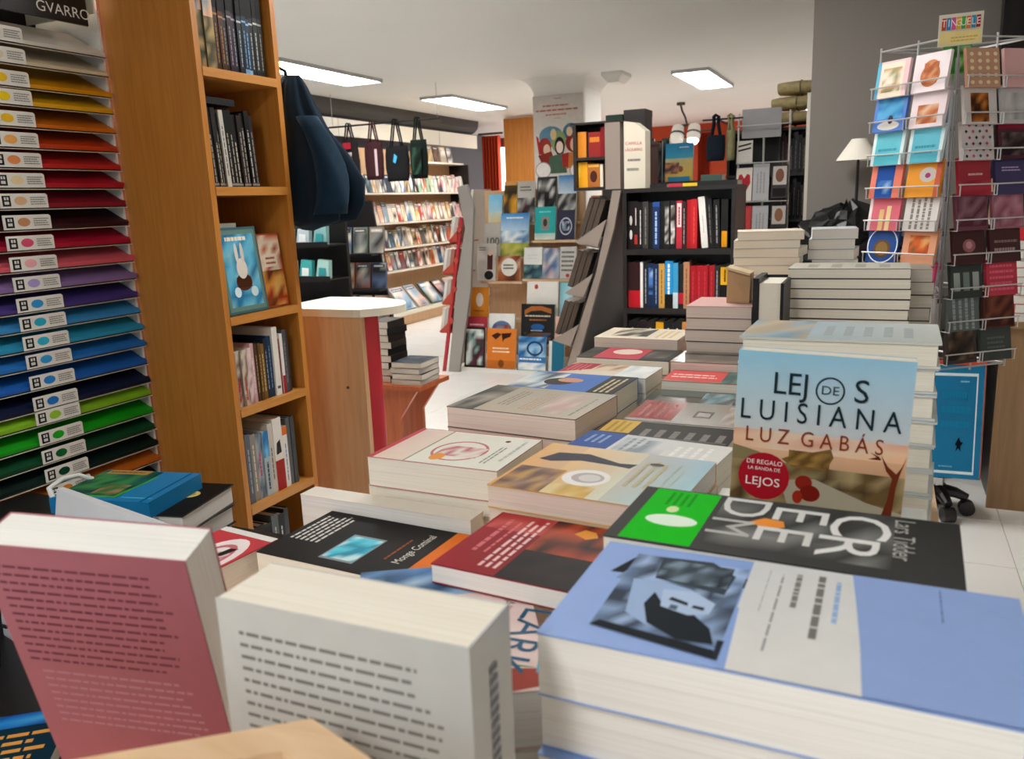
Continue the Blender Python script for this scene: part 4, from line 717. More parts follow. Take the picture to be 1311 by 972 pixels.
# ================================================================ gondola in the middle (face-out books towards the camera)
gd = thing('central_gondola', 'central display gondola with grey end panels and face-out books', 'shelving', (-2.7, 6.0, 0)); off = Vector((-2.7, 6.0, 0))
GY = 5.60
rel(MB().prism([(-3.2,GY+.3,0),(-3.2,GY+1.0,0),(-3.2,GY+1.0,1.42),(-3.2,GY+.66,1.42)], None, (.02,0,0))).build('inner_side', 'gond_grey', gd)
rel(MB().box(-3.06, GY+.62, 0, -2.18, GY+.64, 1.40)).build('back_board', 'beech', gd)
rel(MB().box(-3.06, GY+.02, 0, -2.18, GY+.62, .03)).build('base_board', 'white_paint', gd)
# left end profile: leaning grey panel with red ledge ends (display facing left)
def gpoly(P, d): return rel(MB().prism([(x, GY+d[0], z) for x, z in P], None, (0, d[1], 0)))
gpoly([(-3.125,0),(-3.03,0),(-2.892,.664),(-2.833,1.272),(-2.884,1.446),(-2.964,1.427),(-2.914,1.128),(-3.004,.742)], (-.035,.03)).build('end_panel', 'taupe_light', gd)
gpoly([(-3.18,0),(-3.155,0),(-2.93,1.2),(-2.951,1.2)], (-.037,.02)).build('red_edge', 'red_paint', gd)
LED = [(.32,-3.19,.403,-3.093),(.545,-3.155,.65,-3.05),(.784,-3.14,.869,-3.024),(1.025,-3.063,1.106,-2.983)]
for k, (z, x, z2, x2) in enumerate(LED):
    gpoly([(x,z),(x2-.004,z),(x2,z2)], (-.04,.02)).build('ledge_end', 'red_ledge', gd)
    gpoly([(x2+.02,z2-.02),(x2+.045,z2+.01),(x2+.02,z2+.04),(x2-.0,z2+.01)], (-.045,.008)).build('knob', 'red_ledge', gd)
    rel(MB().box(x, GY-.018, z-.012, x2+.02, GY+.28, z-.001)).build('ledge', 'red_ledge', gd)
    for q in range(3):
        book('book', f'{["front","middle","rear"][q]} book seen edge-on above the {ORD[k]} red ledge from the floor', Matrix.Translation((x+.012+q*.03, GY+.085, z+.003)) @ Matrix.Rotation(R(11), 4, 'Y') @ Matrix.Rotation(R(-90), 4, 'Z') @ Matrix.Rotation(R(90), 4, 'X') @ Matrix.Translation((0,.09,0)), .15, .18, .026, ['#d8d4cc','#c0b8ac','#a8685c'][q], (), 'r', 'pages', group='books on the red ledges')
# sloping tiers
tiers = [(.03, GY+.04), (.30, GY+.12), (.55, GY+.22), (.79, GY+.33), (1.06, GY+.44), (1.32, GY+.54)]
def fo(px, py, pw, ph): pass
FO = [(-2.919, 5.64, 0.032, 0.18236, 0.316, '#241814', 'black-framed picture of purple plants', [('n', 0.08, 0.05, 0.92, 0.95, ['#5a2c3c', '#c8d4d0', '#2c4038', '#88a8a0', '#3c2028', '#e0e4e0'], 5, 7)]), (-2.688, 5.64, 0.032, 0.24929, 0.312, '#d87a28', 'orange atlas with a dark world map', [('r', 0, 0, 1, 0.2, '#c06c28'), ('p', [(0.15, 0.82), (0.35, 0.9), (0.5, 0.86), (0.4, 0.78), (0.3, 0.72)], '#3c1c18'), ('p', [(0.5, 0.88), (0.85, 0.9), (0.8, 0.8), (0.6, 0.74), (0.55, 0.66)], '#3c1c18'), ('l', 0.2, 0.38, 0.8, 0.55, 2, 'h', '#f0d8b8'), ('e', 0.5, 0.12, 0.1, 0.1, '#7c4418')]), (-2.427, 5.64, 0.032, 0.22794999999999999, 0.257, '#3c78b0', 'blue wave-covered book with white capitals', [('n', 0, 0.4, 1, 1, ['#4888c0', '#88b8d8', '#2c5c94', '#a8cce0'], 5, 4), ('l', 0.05, 0.28, 0.95, 0.38, 1, 'h', '#f0f4f8'), ('n', 0, 0, 1, 0.22, ['#d8e0e4', '#88b0cc', '#e8ecec'], 4, 2), ('o', 0.6, 0.65, 0.3, 0.22, '#1c3c64', 0.75)]), (-2.226, 5.64, 0.032, 0.12319, 0.23, '#1c6c88', 'teal book at the right end of the bottom row', [('r', 0, 0, 0.2, 1, '#d8dcd8')]), (-2.929, 5.72, 0.2265, 0.18333, 0.195, '#b83848', 'red book with a white line drawing', [('l', 0.15, 0.6, 0.85, 0.75, 1, 'h', '#f0d0d0'), ('o', 0.5, 0.3, 0.25, 0.22, '#e8a8a8', 0.85)]), (-2.713, 5.72, 0.2265, 0.22407, 0.225, '#e8e8e4', 'white book with a coloured globe', [('e', 0.5, 0.45, 0.38, 0.3, '#5878a0'), ('n', 0.2, 0.3, 0.8, 0.62, ['#3c5c94', '#b86c50', '#88a0b8', '#8c4c48'], 4, 3), ('r', 0.1, 0.05, 0.9, 0.2, '#b89058')]), (-2.407, 5.72, 0.2265, 0.27838999999999997, 0.304, '#1c1a1c', 'large black encyclopedia with curved orange lettering', [('p', [(0.1, 0.72), (0.3, 0.82), (0.6, 0.84), (0.9, 0.76), (0.9, 0.88), (0.6, 0.95), (0.3, 0.94), (0.1, 0.84)], '#a8642c'), ('l', 0.12, 0.66, 0.9, 0.74, 1, 'h', '#d8c8b0'), ('l', 0.25, 0.56, 0.8, 0.64, 1, 'h', '#a8642c'), ('e', 0.5, 0.42, 0.2, 0.08, '#285c98'), ('l', 0.3, 0.3, 0.7, 0.36, 1, 'h', '#a8c0d8'), ('n', 0.1, 0.05, 0.9, 0.28, ['#282c38', '#3c5c88', '#1c1a1c', '#6c4c38'], 5, 3)]), (-2.208, 5.72, 0.2265, 0.10475999999999999, 0.212, '#e0b8a4', 'peach slim book', [('l', 0.2, 0.1, 0.8, 0.9, 3, 'v', '#f0e0d4')]), (-2.948, 5.819999999999999, 0.3935, 0.16393000000000002, 0.252, '#d88a2c', 'amber book with a white figure', [('e', 0.5, 0.6, 0.2, 0.22, '#ece0d0'), ('l', 0.2, 0.2, 0.8, 0.3, 1, 'h', '#a86018')]), (-2.402, 5.819999999999999, 0.4235, 0.25996, 0.27, '#e4e2da', 'wide white book with a small red flower', [('e', 0.3, 0.85, 0.06, 0.07, '#b84838'), ('g', 0, 0, 1, 0.4, ['#f0f0ec', '#f4f4f0', '#dcdcd4', '#d8d8d0'])]), (-2.204, 5.819999999999999, 0.4235, 0.10475999999999999, 0.264, '#88c4dc', 'tall pale blue book', [('g', 0, 0, 1, 1, ['#9cd0e0', '#78bcd8', '#b8dce4', '#58a8b0'])]), (-2.928, 5.93, 0.6865, 0.16296, 0.299, '#c0bcb4', 'grey book with a woman in red', [('r', 0.55, 0.3, 0.85, 0.7, '#4c2c28'), ('e', 0.7, 0.75, 0.1, 0.08, '#d8b098'), ('e', 0.65, 0.15, 0.25, 0.12, '#242424'), ('l', 0.1, 0.8, 0.5, 0.92, 2, 'h', '#5c5854')]), (-2.726, 5.93, 0.6865, 0.19303, 0.198, '#8c4c34', 'russet book with a round white title badge', [('n', 0, 0, 1, 1, ['#8c4830', '#a8643c', '#5c3424', '#c8a080'], 4, 4), ('e', 0.5, 0.55, 0.36, 0.36, '#ece8e0'), ('l', 0.25, 0.45, 0.75, 0.7, 2, 'h', '#4c443c')]), (-2.518, 5.93, 0.7065, 0.1552, 0.243, '#d8d8d4', 'white and teal mountain book', [('n', 0, 0, 1, 0.45, ['#2c4c58', '#486c74', '#1c3438', '#8ca098'], 4, 3), ('l', 0.2, 0.6, 0.8, 0.8, 2, 'h', '#c8c8c4')]), (-2.365, 5.93, 0.7065, 0.13968, 0.236, '#a8b0bc', 'grey-blue street picture book', [('n', 0, 0, 1, 1, ['#98a4b4', '#c8c8cc', '#6c7c94', '#b89c98', '#486890'], 4, 5)]), (-2.225, 5.93, 0.7065, 0.13095, 0.245, '#bcbab4', 'pale grey book with dark title lines', [('l', 0.1, 0.2, 0.9, 0.9, 5, 'h', '#5c5a56'), ('e', 0.5, 0.1, 0.12, 0.06, '#b84038')]), (-2.72, 6.04, 0.8705, 0.24638, 0.346, '#4898d0', 'large blue-sky landscape book', [('g', 0, 0.5, 1, 1, ['#c8e0ec', '#b8d8ec', '#2c80c4', '#3c90d0']), ('n', 0, 0.3, 1, 0.6, ['#a8c8dc', '#688cac', '#e8f0f0', '#5878a0'], 5, 3), ('n', 0, 0, 1, 0.32, ['#a8b048', '#88943c', '#c8c068', '#687838'], 5, 3), ('l', 0.2, 0.86, 0.8, 0.93, 1, 'h', '#e8f4fc')]), (-2.45, 6.04, 1.0005, 0.17362999999999998, 0.257, '#18a0a0', 'bright teal book with a framed portrait', [('r', 0.32, 0.3, 0.68, 0.7, '#8c8478'), ('e', 0.5, 0.52, 0.1, 0.12, '#3c3430'), ('g', 0, 0, 1, 0.2, ['#d8d8c8', '#d0d4c8', '#a8c8c0', '#a0c4bc']), ('l', 0.2, 0.8, 0.8, 0.9, 1, 'h', '#78d0cc')]), (-2.276, 6.04, 1.0005, 0.15131999999999998, 0.227, '#24243c', 'navy book with a pale round emblem', [('o', 0.5, 0.45, 0.34, 0.3, '#b8c0cc', 0.85), ('n', 0.3, 0.3, 0.7, 0.62, ['#8894a8', '#24243c', '#c8d0d8'], 3, 3)]), (-2.918, 6.04, 0.8705, 0.14356, 0.272, '#b0aca4', 'grey book with a large number', [('t', '100', 0.5, 0.45, 0.06, 0, '#3c3834', 1)]), (-2.926, 6.14, 1.1385, 0.12319, 0.231, '#8cc8e0', 'sky-and-beach cream book', [('g', 0, 0.4, 1, 1, ['#a8d0dc', '#98c8dc', '#68b4dc', '#78bcdc']), ('g', 0, 0, 1, 0.4, ['#d8c8a0', '#d0b880', '#b8c8b8', '#b8d0c8'])]), (-2.791, 6.14, 1.1385, 0.11445999999999999, 0.331, '#c08020', 'amber and black photo book', [('n', 0, 0, 1, 0.9, ['#c88c20', '#2c2418', '#e0a840', '#4c3c20'], 3, 5)]), (-2.653, 6.14, 1.1385, 0.15229, 0.324, '#b0aca4', 'grey motorcycle photo book', [('n', 0, 0, 1, 0.6, ['#2c2c2c', '#8c8c88', '#481c24', '#c8c4bc'], 4, 3), ('l', 0.15, 0.75, 0.85, 0.9, 2, 'h', '#5c5854')]), (-2.473, 6.14, 1.1385, 0.16781, 0.352, '#242424', 'black and white brush-stroke book', [('n', 0.05, 0.05, 0.95, 0.95, ['#1c1c1c', '#d8d8d4', '#2c2c2c', '#888884', '#141414'], 5, 6)]), (-2.301, 6.14, 1.1385, 0.15229, 0.357, '#a8b4bc', 'blue-sky black and white town book', [('g', 0, 0.6, 1, 1, ['#c8d8e0', '#b8d0e0', '#3078b4', '#3880bc']), ('n', 0, 0, 1, 0.6, ['#484848', '#8c8c8c', '#c0c0bc', '#2c2c2c'], 5, 5)])]
for (x, y, z, w, h, c, dsc, art) in FO:
    book('book', dsc + ', face out on the central gondola', standM(x, y, z, 8, 0, 0, h), w, h, .018, c, art, 'l', 'pages', group='face-out books on the central gondola', pmat='print_far', dz=.0002)
for (x0, x1, y, z) in [(-2.97, -2.19, 5.72, 0.226), (-2.97, -2.556, 5.82, 0.393), (-2.556, -2.19, 5.82, 0.423), (-2.97, -2.612, 5.93, 0.686), (-2.606, -2.19, 5.93, 0.706), (-2.97, -2.561, 6.04, 0.87), (-2.561, -2.19, 6.04, 1.0), (-2.97, -2.21, 6.14, 1.138)]:
    rel(MB().box(x0, y-.012, z-.02, x1, y+.16, z-.001)).build('ledge', 'beech_pale', gd)
# ================================================================ near gondola: slanted grey end + black bookcase
BYF = 4.0
bb = thing('black_bookcase', 'black bookcase with three shelves of mostly black and red spines', 'bookcase', (-.93, 4.15, 0)); off = Vector((-.93, 4.15, 0))
for x in (-1.205, -.672): rel(MB().box(x, BYF, 0, x+.02, BYF+.3, 1.345)).build('side_panel', 'black_paint', bb)
rel(MB().box(-1.205, BYF+.28, 0, -.652, BYF+.3, 1.345)).build('back_panel', 'black_paint', bb)
BZ = [.18, .465, .752, 1.048]
for z in BZ: rel(MB().box(-1.185, BYF-.002, z-.028, -.672, BYF+.28, z)).build('shelf', 'black_paint', bb)
rel(MB().box(-1.21, BYF-.005, 1.325, -.648, BYF+.3, 1.345)).build('top_board', 'black_paint', bb)
def row_y(rows, x0, y, z, where, depth=.16, group='books in the black bookcase', x1=None):
    tot = sum(r[0] for r in rows); f = ((x1-x0)/tot) if x1 else 1; x = x0
    for k, r in enumerate(rows):
        t, h, c, d, bands = r[:5]; tilt = r[5] if len(r) > 5 else 0; t *= f
        if tilt and not (len(rows[k-1]) > 5): x += h*math.sin(R(abs(tilt)))
        M = Matrix.Translation((x+t/2, y+random.uniform(0,.012), z+abs(math.sin(R(tilt)))*t/2)) @ Matrix.Rotation(R(tilt), 4, 'Y')
        spine_book('book', f'{d}, {ORD[k]} from left, {where}', M, t*.97, h, depth, c, bands, group, dz=.0002); x += t
ww = lambda c: [('l',.3,.1,.7,.9,1,'v',c)]
A = [(.03,.235,'#161214','black book with white motif',[('e',.5,.3,.25,.1,'#e0dcd8'),('e',.5,.6,.25,.1,'#c8c4c0')]),(.026,.235,'#1a1414','black book with red foot',[('r',.2,.1,.8,.3,'#a83028'),('l',.3,.5,.7,.9,1,'v','#d8d4d0')]),(.024,.23,'#141416','black book with a white stripe',ww('#e0e0dc')),(.03,.232,'#3a3838','dark grey book',ww('#888480')),(.022,.225,'#1a1a1c','jet black book',()),(.036,.228,'#18305c','royal blue book with pale lettering',[('l',.2,.1,.8,.9,1,'v','#a8c4e8'),('r',0,.9,1,1,'#2c5090')]),(.022,.23,'#121214','plain black book',()),(.03,.232,'#201c1e','black book with grey figures',[('n',.15,.1,.85,.9,['#c8c4c0','#2a2626','#888480'],1,8)]),(.03,.232,'#1c1a1c','black book with pale figures',[('n',.15,.1,.85,.9,['#d8d4d0','#2a2626','#6c6864'],1,8,2)]),(.032,.23,'#c03040','crimson book with white text panels',[('r',.15,.45,.85,.95,'#e8d8d8'),('l',.25,.5,.75,.9,1,'v','#a02030')]),(.022,.225,'#2a1a1a','dark brown book',ww('#a8a4a0')),(.022,.232,'#b01c24','red book',()),(.032,.235,'#c02028','bright red book',ww('#e05048')),(.034,.245,'#e4e2de','white leaning book',[('l',.4,.3,.6,.7,1,'v','#a8a4a0')],-5),(.03,.235,'#161618','black leaning book',ww('#6c6864'),-4),(.03,.23,'#141416','black book with thin grey text',ww('#a0a09c'),-2),(.034,.23,'#161616','black book with an orange-yellow foot tag',[('r',.1,.02,.9,.35,'#e09a1c')])]
row_y(A, -1.183, BYF+.012, 1.0485, 'upper shelf of the black bookcase', x1=-.712)
Bq = [(.03,.23,'#2c1416','black and red book',[('r',0,0,1,.38,'#b01c28')]),(.026,.23,'#301416','dark maroon and red book',[('r',0,0,1,.38,'#b81c28')]),(.012,.23,'#e0dcd8','thin white book',()),(.022,.22,'#22262c','slate book',ww('#a8b0b8')),(.024,.225,'#16284a','navy book',[('n',.1,.3,.9,.9,['#4a78b8','#16284a','#a8c4e0'],1,5)]),(.024,.22,'#1a2c50','dark blue book',ww('#88a8d8')),(.026,.222,'#c89a4c','tan book',ww('#7c5c28')),(.036,.235,'#2090d0','sky blue book with white capitals',[('r',0,0,1,.3,'#181818'),('l',.2,.3,.8,.97,1,'v','#e8f4fc')]),(.022,.225,'#3c98c8','lighter blue book',[('r',0,0,1,.35,'#c8d8dc')]),(.024,.22,'#20242a','black-blue book with a red block',[('r',.05,.1,.95,.35,'#c02434')]),(.026,.23,'#b88460','pinkish tan book',ww('#885038'))]+[(.026,.212,'#a81824',f'{n_} red volume',ww('#c84048')) for n_ in ('plain','matching','ribbed','last')]+[(.022,.21,'#2a2a2c','charcoal book',ww('#a8a8a8')),(.042,.215,'#141416','thick black book with yellow label',[('r',.05,.55,.95,.95,'#e0a824'),('l',.3,.62,.7,.9,1,'v','#3c2c10')])]
row_y(Bq, -1.183, BYF+.012, .7525, 'middle shelf of the black bookcase', x1=-.676)
Cq = [(.04,.22,c,d,b) for c, d, b in [('#161416','black book',ww('#888888')),('#1a1618','black-brown book',()),('#241c1c','dark book',ww('#a09890')),('#1c1c1e','jet book with a yellow head',[('r',.05,.7,.95,.98,'#e0a424')]),('#181a1e','blue-black book',ww('#c8c8c8')),('#202020','charcoal book',ww('#dcdcdc')),('#c88848','orange-tan book',()),('#a87c54','brown book',ww('#e0c8a8')),('#b8a890','beige book',()),('#c8c0b4','pale book',()),('#2c2828','dark grey book',())]]
row_y(Cq, -1.183, BYF+.012, .4655, 'lower shelf of the black bookcase', x1=-.676)
# books lying on top of the black bookcase
for (x, y, w_, d_, t, c, dsc, yaw, zz, art) in [(-1.04,4.13,.085,.13,.016,'#26262a','black book lying at the left end on top of the black bookcase',0,1.3453,()),(-.955,4.12,.07,.12,.016,'#c03848','small red book lying on top of the black bookcase',0,1.3453,()),(-.88,4.11,.07,.11,.016,'#e8c428','small yellow book lying on top of the black bookcase',0,1.3453,()),(-.75,4.12,.19,.14,.022,'#202022','black book lying at the right end on top of the black bookcase',0,1.3453,()),(-.79,4.16,.10,.10,.03,'#3c5048','dark green booklet lying on the black book above the bookcase',0,1.3677,())]:
    book('book', dsc, flatM(x, y, zz, yaw), w_, d_, t, c, art, 'f', group='books lying on the black bookcase')
# slanted end of the near gondola
sg = thing('slanted_gondola', 'grey-brown slanted display stand with triangular ledge ends beside the black bookcase', 'shelving', (-1.35, 4.3, 0)); off = Vector((-1.35, 4.3, 0))
rel(MB().prism([(-1.256,BYF,1.34),(-1.212,BYF,1.34),(-1.25,BYF,1.15),(-1.43,BYF,.55),(-1.60,BYF,0),(-1.66,BYF,0),(-1.475,BYF,.57),(-1.349,BYF,.928),(-1.282,BYF,1.21)], None, (0,.025,0))).build('end_panel', 'taupe', sg)
rel(MB().prism([(-1.25,BYF+.03,1.34),(-1.235,BYF+.03,1.34),(-1.65,BYF+.03,0),(-1.665,BYF+.03,0)], None, (0,1.1,0))).build('slanted_board', 'black_paint', sg)
SL = [[(-1.456,1.089),(-1.286,1.199),(-1.334,1.063)],[(-1.518,.826),(-1.361,.928),(-1.415,.807)],[(-1.596,.573),(-1.443,.662),(-1.494,.543)],[(-1.68,.30),(-1.525,.39),(-1.57,.27)]]
for tri in SL:
    rel(MB().prism([(x, BYF-.013, z) for x, z in tri], None, (0,.012,0))).build('ledge_end', 'taupe', sg)
    (xa, za), _, (xc, zc) = tri
    rel(MB().prism([(xa,BYF+.026,za),(xc,BYF+.026,zc),(xc,BYF+.026,zc-.012),(xa,BYF+.026,za-.012)], None, (0,1.0,0))).build('ledge', 'taupe', sg)
for k, (z, xt) in enumerate(((.85,-1.497),(.595,-1.575),(1.112,-1.43))):
    for q in range(3):
        book('book', f'{["left","middle","right"][q]} book seen edge-on above the {["middle","lowest","top"][k]} grey ledge of the slanted stand', Matrix.Translation((xt+q*.03, BYF+.12, z-q*.004)) @ Matrix.Rotation(R(19), 4, 'Y') @ Matrix.Rotation(R(-90), 4, 'Z') @ Matrix.Rotation(R(90), 4, 'X') @ Matrix.Translation((0,(.10,.095,.10)[k],0)), .16, (.20,.19,.20)[k], .026, '#4a4038', (), 'r', 'pages_grey', group='books on the slanted stand')
for q in range(6):
    pass
# upper box of the near gondola
ubx = thing('gondola_top_box', 'black two-shelf box with yellow and red books on top of the slanted stand', 'bookcase', (-1.33, 4.1, 1.345)); off = Vector((-1.33, 4.1, 1.345))
for nm, b_ in (('side_panel',(-1.46,BYF,1.345,-1.445,BYF+.2,1.665)),('shelf',(-1.445,BYF,1.345,-1.29,BYF+.2,1.36)),('shelf',(-1.445,BYF,1.492,-1.29,BYF+.2,1.507)),('top_board',(-1.47,BYF-.005,1.665,-1.20,BYF+.2,1.675)),('back_panel',(-1.445,BYF+.19,1.36,-1.29,BYF+.2,1.665))):
    rel(MB().box(*b_)).build(nm, 'black_paint', ubx)
rel(MB().box(-1.29,BYF-.006,1.346,-1.213,BYF+.2,1.665)).build('grey_end', 'taupe', ubx)
row_y([(.045,.125,'#d8862c','orange book',()),(.012,.12,'#2a1814','dark slim book',()),(.065,.12,'#8c2420','dark red face-out book',[('r',.1,.6,.9,.8,'#c87830')]),(.03,.14,'#7c1420','crimson book',())], -1.443, BYF+.02, 1.508, 'upper level of the gondola top box', .12, 'books in the gondola top box')
row_y([(.05,.125,'#e8a41c','amber yellow book',[('r',0,.4,.3,1,'#f0c040')]),(.065,.115,'#a8642c','brown face-out book',[('e',.5,.45,.3,.25,'#48241c'),('r',.05,.85,.95,.95,'#e0b048')]),(.016,.11,'#d8d0c0','cream slim book',()),(.016,.11,'#3c2418','dark brown slim book',())], -1.443, BYF+.02, 1.361, 'lower level of the gondola top box', .12, 'books in the gondola top box')
row_y([(.03,.12,c,d,ww('#e8e0d8')) for c, d in [('#8c7c84','mauve-grey book'),('#b84838','brick red book'),('#d88438','orange book'),('#c8c0b4','pale grey book'),('#7c8488','blue-grey book')]], -1.455, BYF+.24, 1.20, 'row just below the gondola top box', .1, 'coloured spines under the top box', x1=-1.392)
sg2 = thing('header_sign', 'white header sign with red author lettering on the near gondola', 'sign', (-1.15, 4.04, 1.3455))
MB().prism([(-.048,-.03,0),(.046,.02,.0),(.046,.02,.275),(.0,-.005,.315),(-.048,-.03,.322)], None, (.012,.05,0)).build('board', 'laminate', sg2)
pm, tx = MB(), MB(); paint(pm, tx, [('t','CAMILLA',.5,.72,.0145,0,'#b8343c',1.0),('t','LÄCKBERG',.5,.62,.013,0,'#b8343c',.95),('l',.2,.42,.85,.5,1,'h','#7c7874'),('l',.15,.26,.8,.36,1,'h','#8c8884')], 0, 0, .1, .3, 0, .0002)
mm = Matrix.Translation((-.049,-.0325,0)) @ Matrix.Rotation(math.atan2(.05,.094), 4, 'Z') @ Matrix.Rotation(R(90), 4, 'X')
for q, nm in ((pm,'small_print'),(tx,'lettering')):
    q.v = [tuple(mm @ Vector(p)) for p in q.v]; q.build(nm, 'print_far', sg2)
# poster on the pillar
ps = thing('poster', 'tall white poster with reddish text and a cartoon crowd on the pillar', 'poster', standM(-2.835, 7.385, 1.42, 0, 0, 0, .84))
MB().box(-.25,-.42,0,.25,.42,.004).build('sheet', 'laminate', ps)
ppl = [('g',0,0,1,1,['#e4e0da','#e8e4de','#c8c0b8','#c8c0b8']),('l',.42,.95,.58,.97,1,'h','#8c7c78'),('l',.2,.87,.8,.905,1,'h','#b06858'),('l',.06,.82,.94,.86,1,'h','#b06858'),('l',.25,.775,.72,.81,1,'h','#b87868'),('l',.42,.745,.58,.76,1,'h','#a88c84'),
 ('e',.35,.56,.24,.11,'#5c88a0'),('e',.75,.60,.16,.09,'#4c7890'),('e',.5,.50,.15,.12,'#8ca070'),('e',.22,.45,.13,.10,'#a03830'),('e',.78,.48,.14,.10,'#8c2c2c'),('e',.26,.42,.07,.06,'#ecc8b0'),('e',.52,.45,.10,.10,'#241c20'),('e',.52,.44,.07,.065,'#f0dcd0'),('e',.80,.46,.07,.07,'#e8b8a0'),('e',.4,.58,.06,.06,'#d8c090'),('e',.72,.60,.06,.05,'#e8c8a8'),
 ('p',[(.08,.36),(.35,.40),(.42,.28),(.2,.22)],'#8c3028'),('p',[(.30,.34),(.6,.38),(.66,.16),(.32,.16)],'#4c6858'),('p',[(.6,.36),(.9,.40),(.92,.24),(.64,.2)],'#c87838'),('p',[(.55,.36),(.7,.38),(.68,.22),(.58,.22)],'#a8302c'),('e',.18,.2,.16,.09,'#f0ece8'),('o',.18,.2,.16,.09,'#8c8c8c',.9),('e',.85,.18,.14,.08,'#f0ece8'),('o',.85,.18,.14,.08,'#8c8c8c',.9),('p',[(.05,.58),(.1,.55),(.14,.38),(.1,.36)],'#b83430'),('r',.3,.02,.62,.1,'#d8ccc0')]
add_print(ps, ppl, -.25,-.42,.5,.84,.0045, name='poster_print', mat='print_far', dz=.0002)
# ================================================================ behind the black bookcase
bs = thing('back_shelf', 'dark display shelf in front of the orange wall', 'shelving', (-1.75, 7.0, 0)); off = Vector((-1.75, 7.0, 0))
rel(MB().box(-2.0, 6.9, 0, -1.4, 7.2, 1.40)).build('body', 'black_paint', bs)
rel(MB().box(-2.02, 6.88, 1.40, -1.38, 7.22, 1.42)).build('top_board', 'black_paint', bs)
X = [[-1.605, 1.385, 0.231, 0.33], [-1.898, 1.364, 0.095, 0.368], [-1.813, 1.361, 0.088, 0.341], [-1.755, 1.359, 0.067, 0.365], [-1.837, 1.362, 0.108, 0.18]]
book('picture_book', 'bright blue and yellow beach picture book standing before the orange wall', standM(X[0][0], 6.97, 1.4205, 5, 0, 0, X[0][3]-.02), X[0][2], X[0][3]-.02, .02, '#3898c8', [('g',0,.6,1,1,['#48b0d8','#58b8d8','#2c88c0','#3094c8']),('g',0,0,1,.6,['#e8c040','#ecc848','#d8c890','#c8d0a8']),('e',.55,.32,.1,.08,'#8c5c40'),('n',0,.2,.5,.5,['#7c4c5c','#c88c5c','#4c3c4c','#e0b068'],4,3),('r',.1,0,.9,.12,'#3c98c8'),('l',.5,.86,.9,.92,1,'h','#e8f4f8')], pmat='print_far', dz=.0002)
for k, (c, d_) in enumerate([('#2a2426','black upright book left of the beach picture book'),('#1e1c20','black and grey upright book next to the beach picture book'),('#3c5848','dark green upright book touching the beach picture book'),('#5c2c38','plum book lying low before the black upright books')]):
    q = X[k+1]; book('book', d_, standM(q[0], (7.10,7.06,7.12,6.95)[k], 1.4205, 3, 0, 0, q[3]), q[2], max(.12, q[3]-.0), .03, c, [('n',.05,.05,.95,.95,[c,'#4c4848','#181618','#7c7878'],3,4,k)], pmat='print_far', dz=.0002)
sb = thing('hanging_sign', 'small white framed sign with dark capitals on the orange wall', 'sign', standM(-3.17, 13.565, 1.97, 0, 0, 0, .2))
MB().box(-.22,-.13,0,.22,.13,.03).build('board', 'laminate', sb)
MB().box(-.2,-.11,.03,.2,.11,.034).build('inner_frame', 'black_paint', sb)
add_print(sb, [('r',.06,.12,.94,.88,'#d8cfc0'),('l',.1,.2,.62,.8,1,'h','#4c4038'),('n',.66,.12,.86,.95,['#8c8c90','#b8b8bc'],2,3)], -.22,-.13,.44,.26,.0345, name='sign_print', mat='print_far', dz=.0002)
for k, (px, c, d_) in enumerate([(0,'#2c4840','dark green storage box on top of the pillar shelf'),(1,'#4a4848','grey storage box on top of the pillar shelf')]):
    q = [[-1.616, 1.658, 0.109, 0.158], [-1.483, 1.65, 0.137, 0.189]][k]
    b9 = thing('storage_box', d_, 'box', (q[0], 5.25, q[1]))
    MB().box(-q[2]/2,-.05,0,q[2]/2,.12,q[3]).build('box', 'cover_matte', b9, c); MB().box(-q[2]/2-.001,-.054,q[3]*.8,q[2]/2+.001,.124,q[3]+.004).build('lid', 'cover_matte', b9, c)
tsf = thing('tall_shelf', 'tall dark shelf behind the header sign', 'shelving', (-1.5, 5.3, 0)); off = Vector((-1.5, 5.3, 0))
q = [[-1.544, 1.319, 0.258, 0.33]][0]
rel(MB().box(q[0]-q[2]/2-.02, 5.18, 0, q[0]+q[2]/2+.02, 5.45, q[1]+q[3]+.0)).build('body', 'black_paint', tsf)
rel(MB().box(q[0]-q[2]/2-.03, 5.17, q[1]+q[3]-.02, q[0]+q[2]/2+.03, 5.46, q[1]+q[3]-.001)).build('top_board', 'black_paint', tsf)
# ================================================================ right of the black bookcase
rs = thing('dark_shelving', 'dark shelving filled with brown and black books left of the grey wall', 'shelving', (-.6, 5.7, 0)); off = Vector((-.6, 5.7, 0))
for x in (-.98, -.66, -.46): rel(MB().box(x, 5.62, 0, x+.015, 5.9, 1.72)).build('side_panel', 'black_paint', rs)
for z in (.5, .82, 1.13, 1.42, 1.70): rel(MB().box(-.98, 5.60, z-.018, -.445, 5.9, z)).build('shelf', 'black_paint', rs)
rel(MB().box(-.98, 5.88, 0, -.445, 5.9, 1.72)).build('back_panel', 'black_paint', rs)
for s, z in enumerate((.8205, 1.1305, 1.4205)):
    row_y([(.026,.25-.02*(k % 3),c,d,ww('#8c8480')) for k, (c, d) in enumerate([('#3c1c20','dark maroon book'),('#4a2420','reddish brown book'),('#241c1c','black-brown book'),('#2c3038','slate book'),('#1c1a1c','black book'),('#3c3428','olive brown book'),('#2a2a2c','charcoal book')])], -.643, 5.63, z, f'{["lower","middle","upper"][s]} visible shelf of the dark shelving', .16, 'books in the dark shelving', x1=-.462)
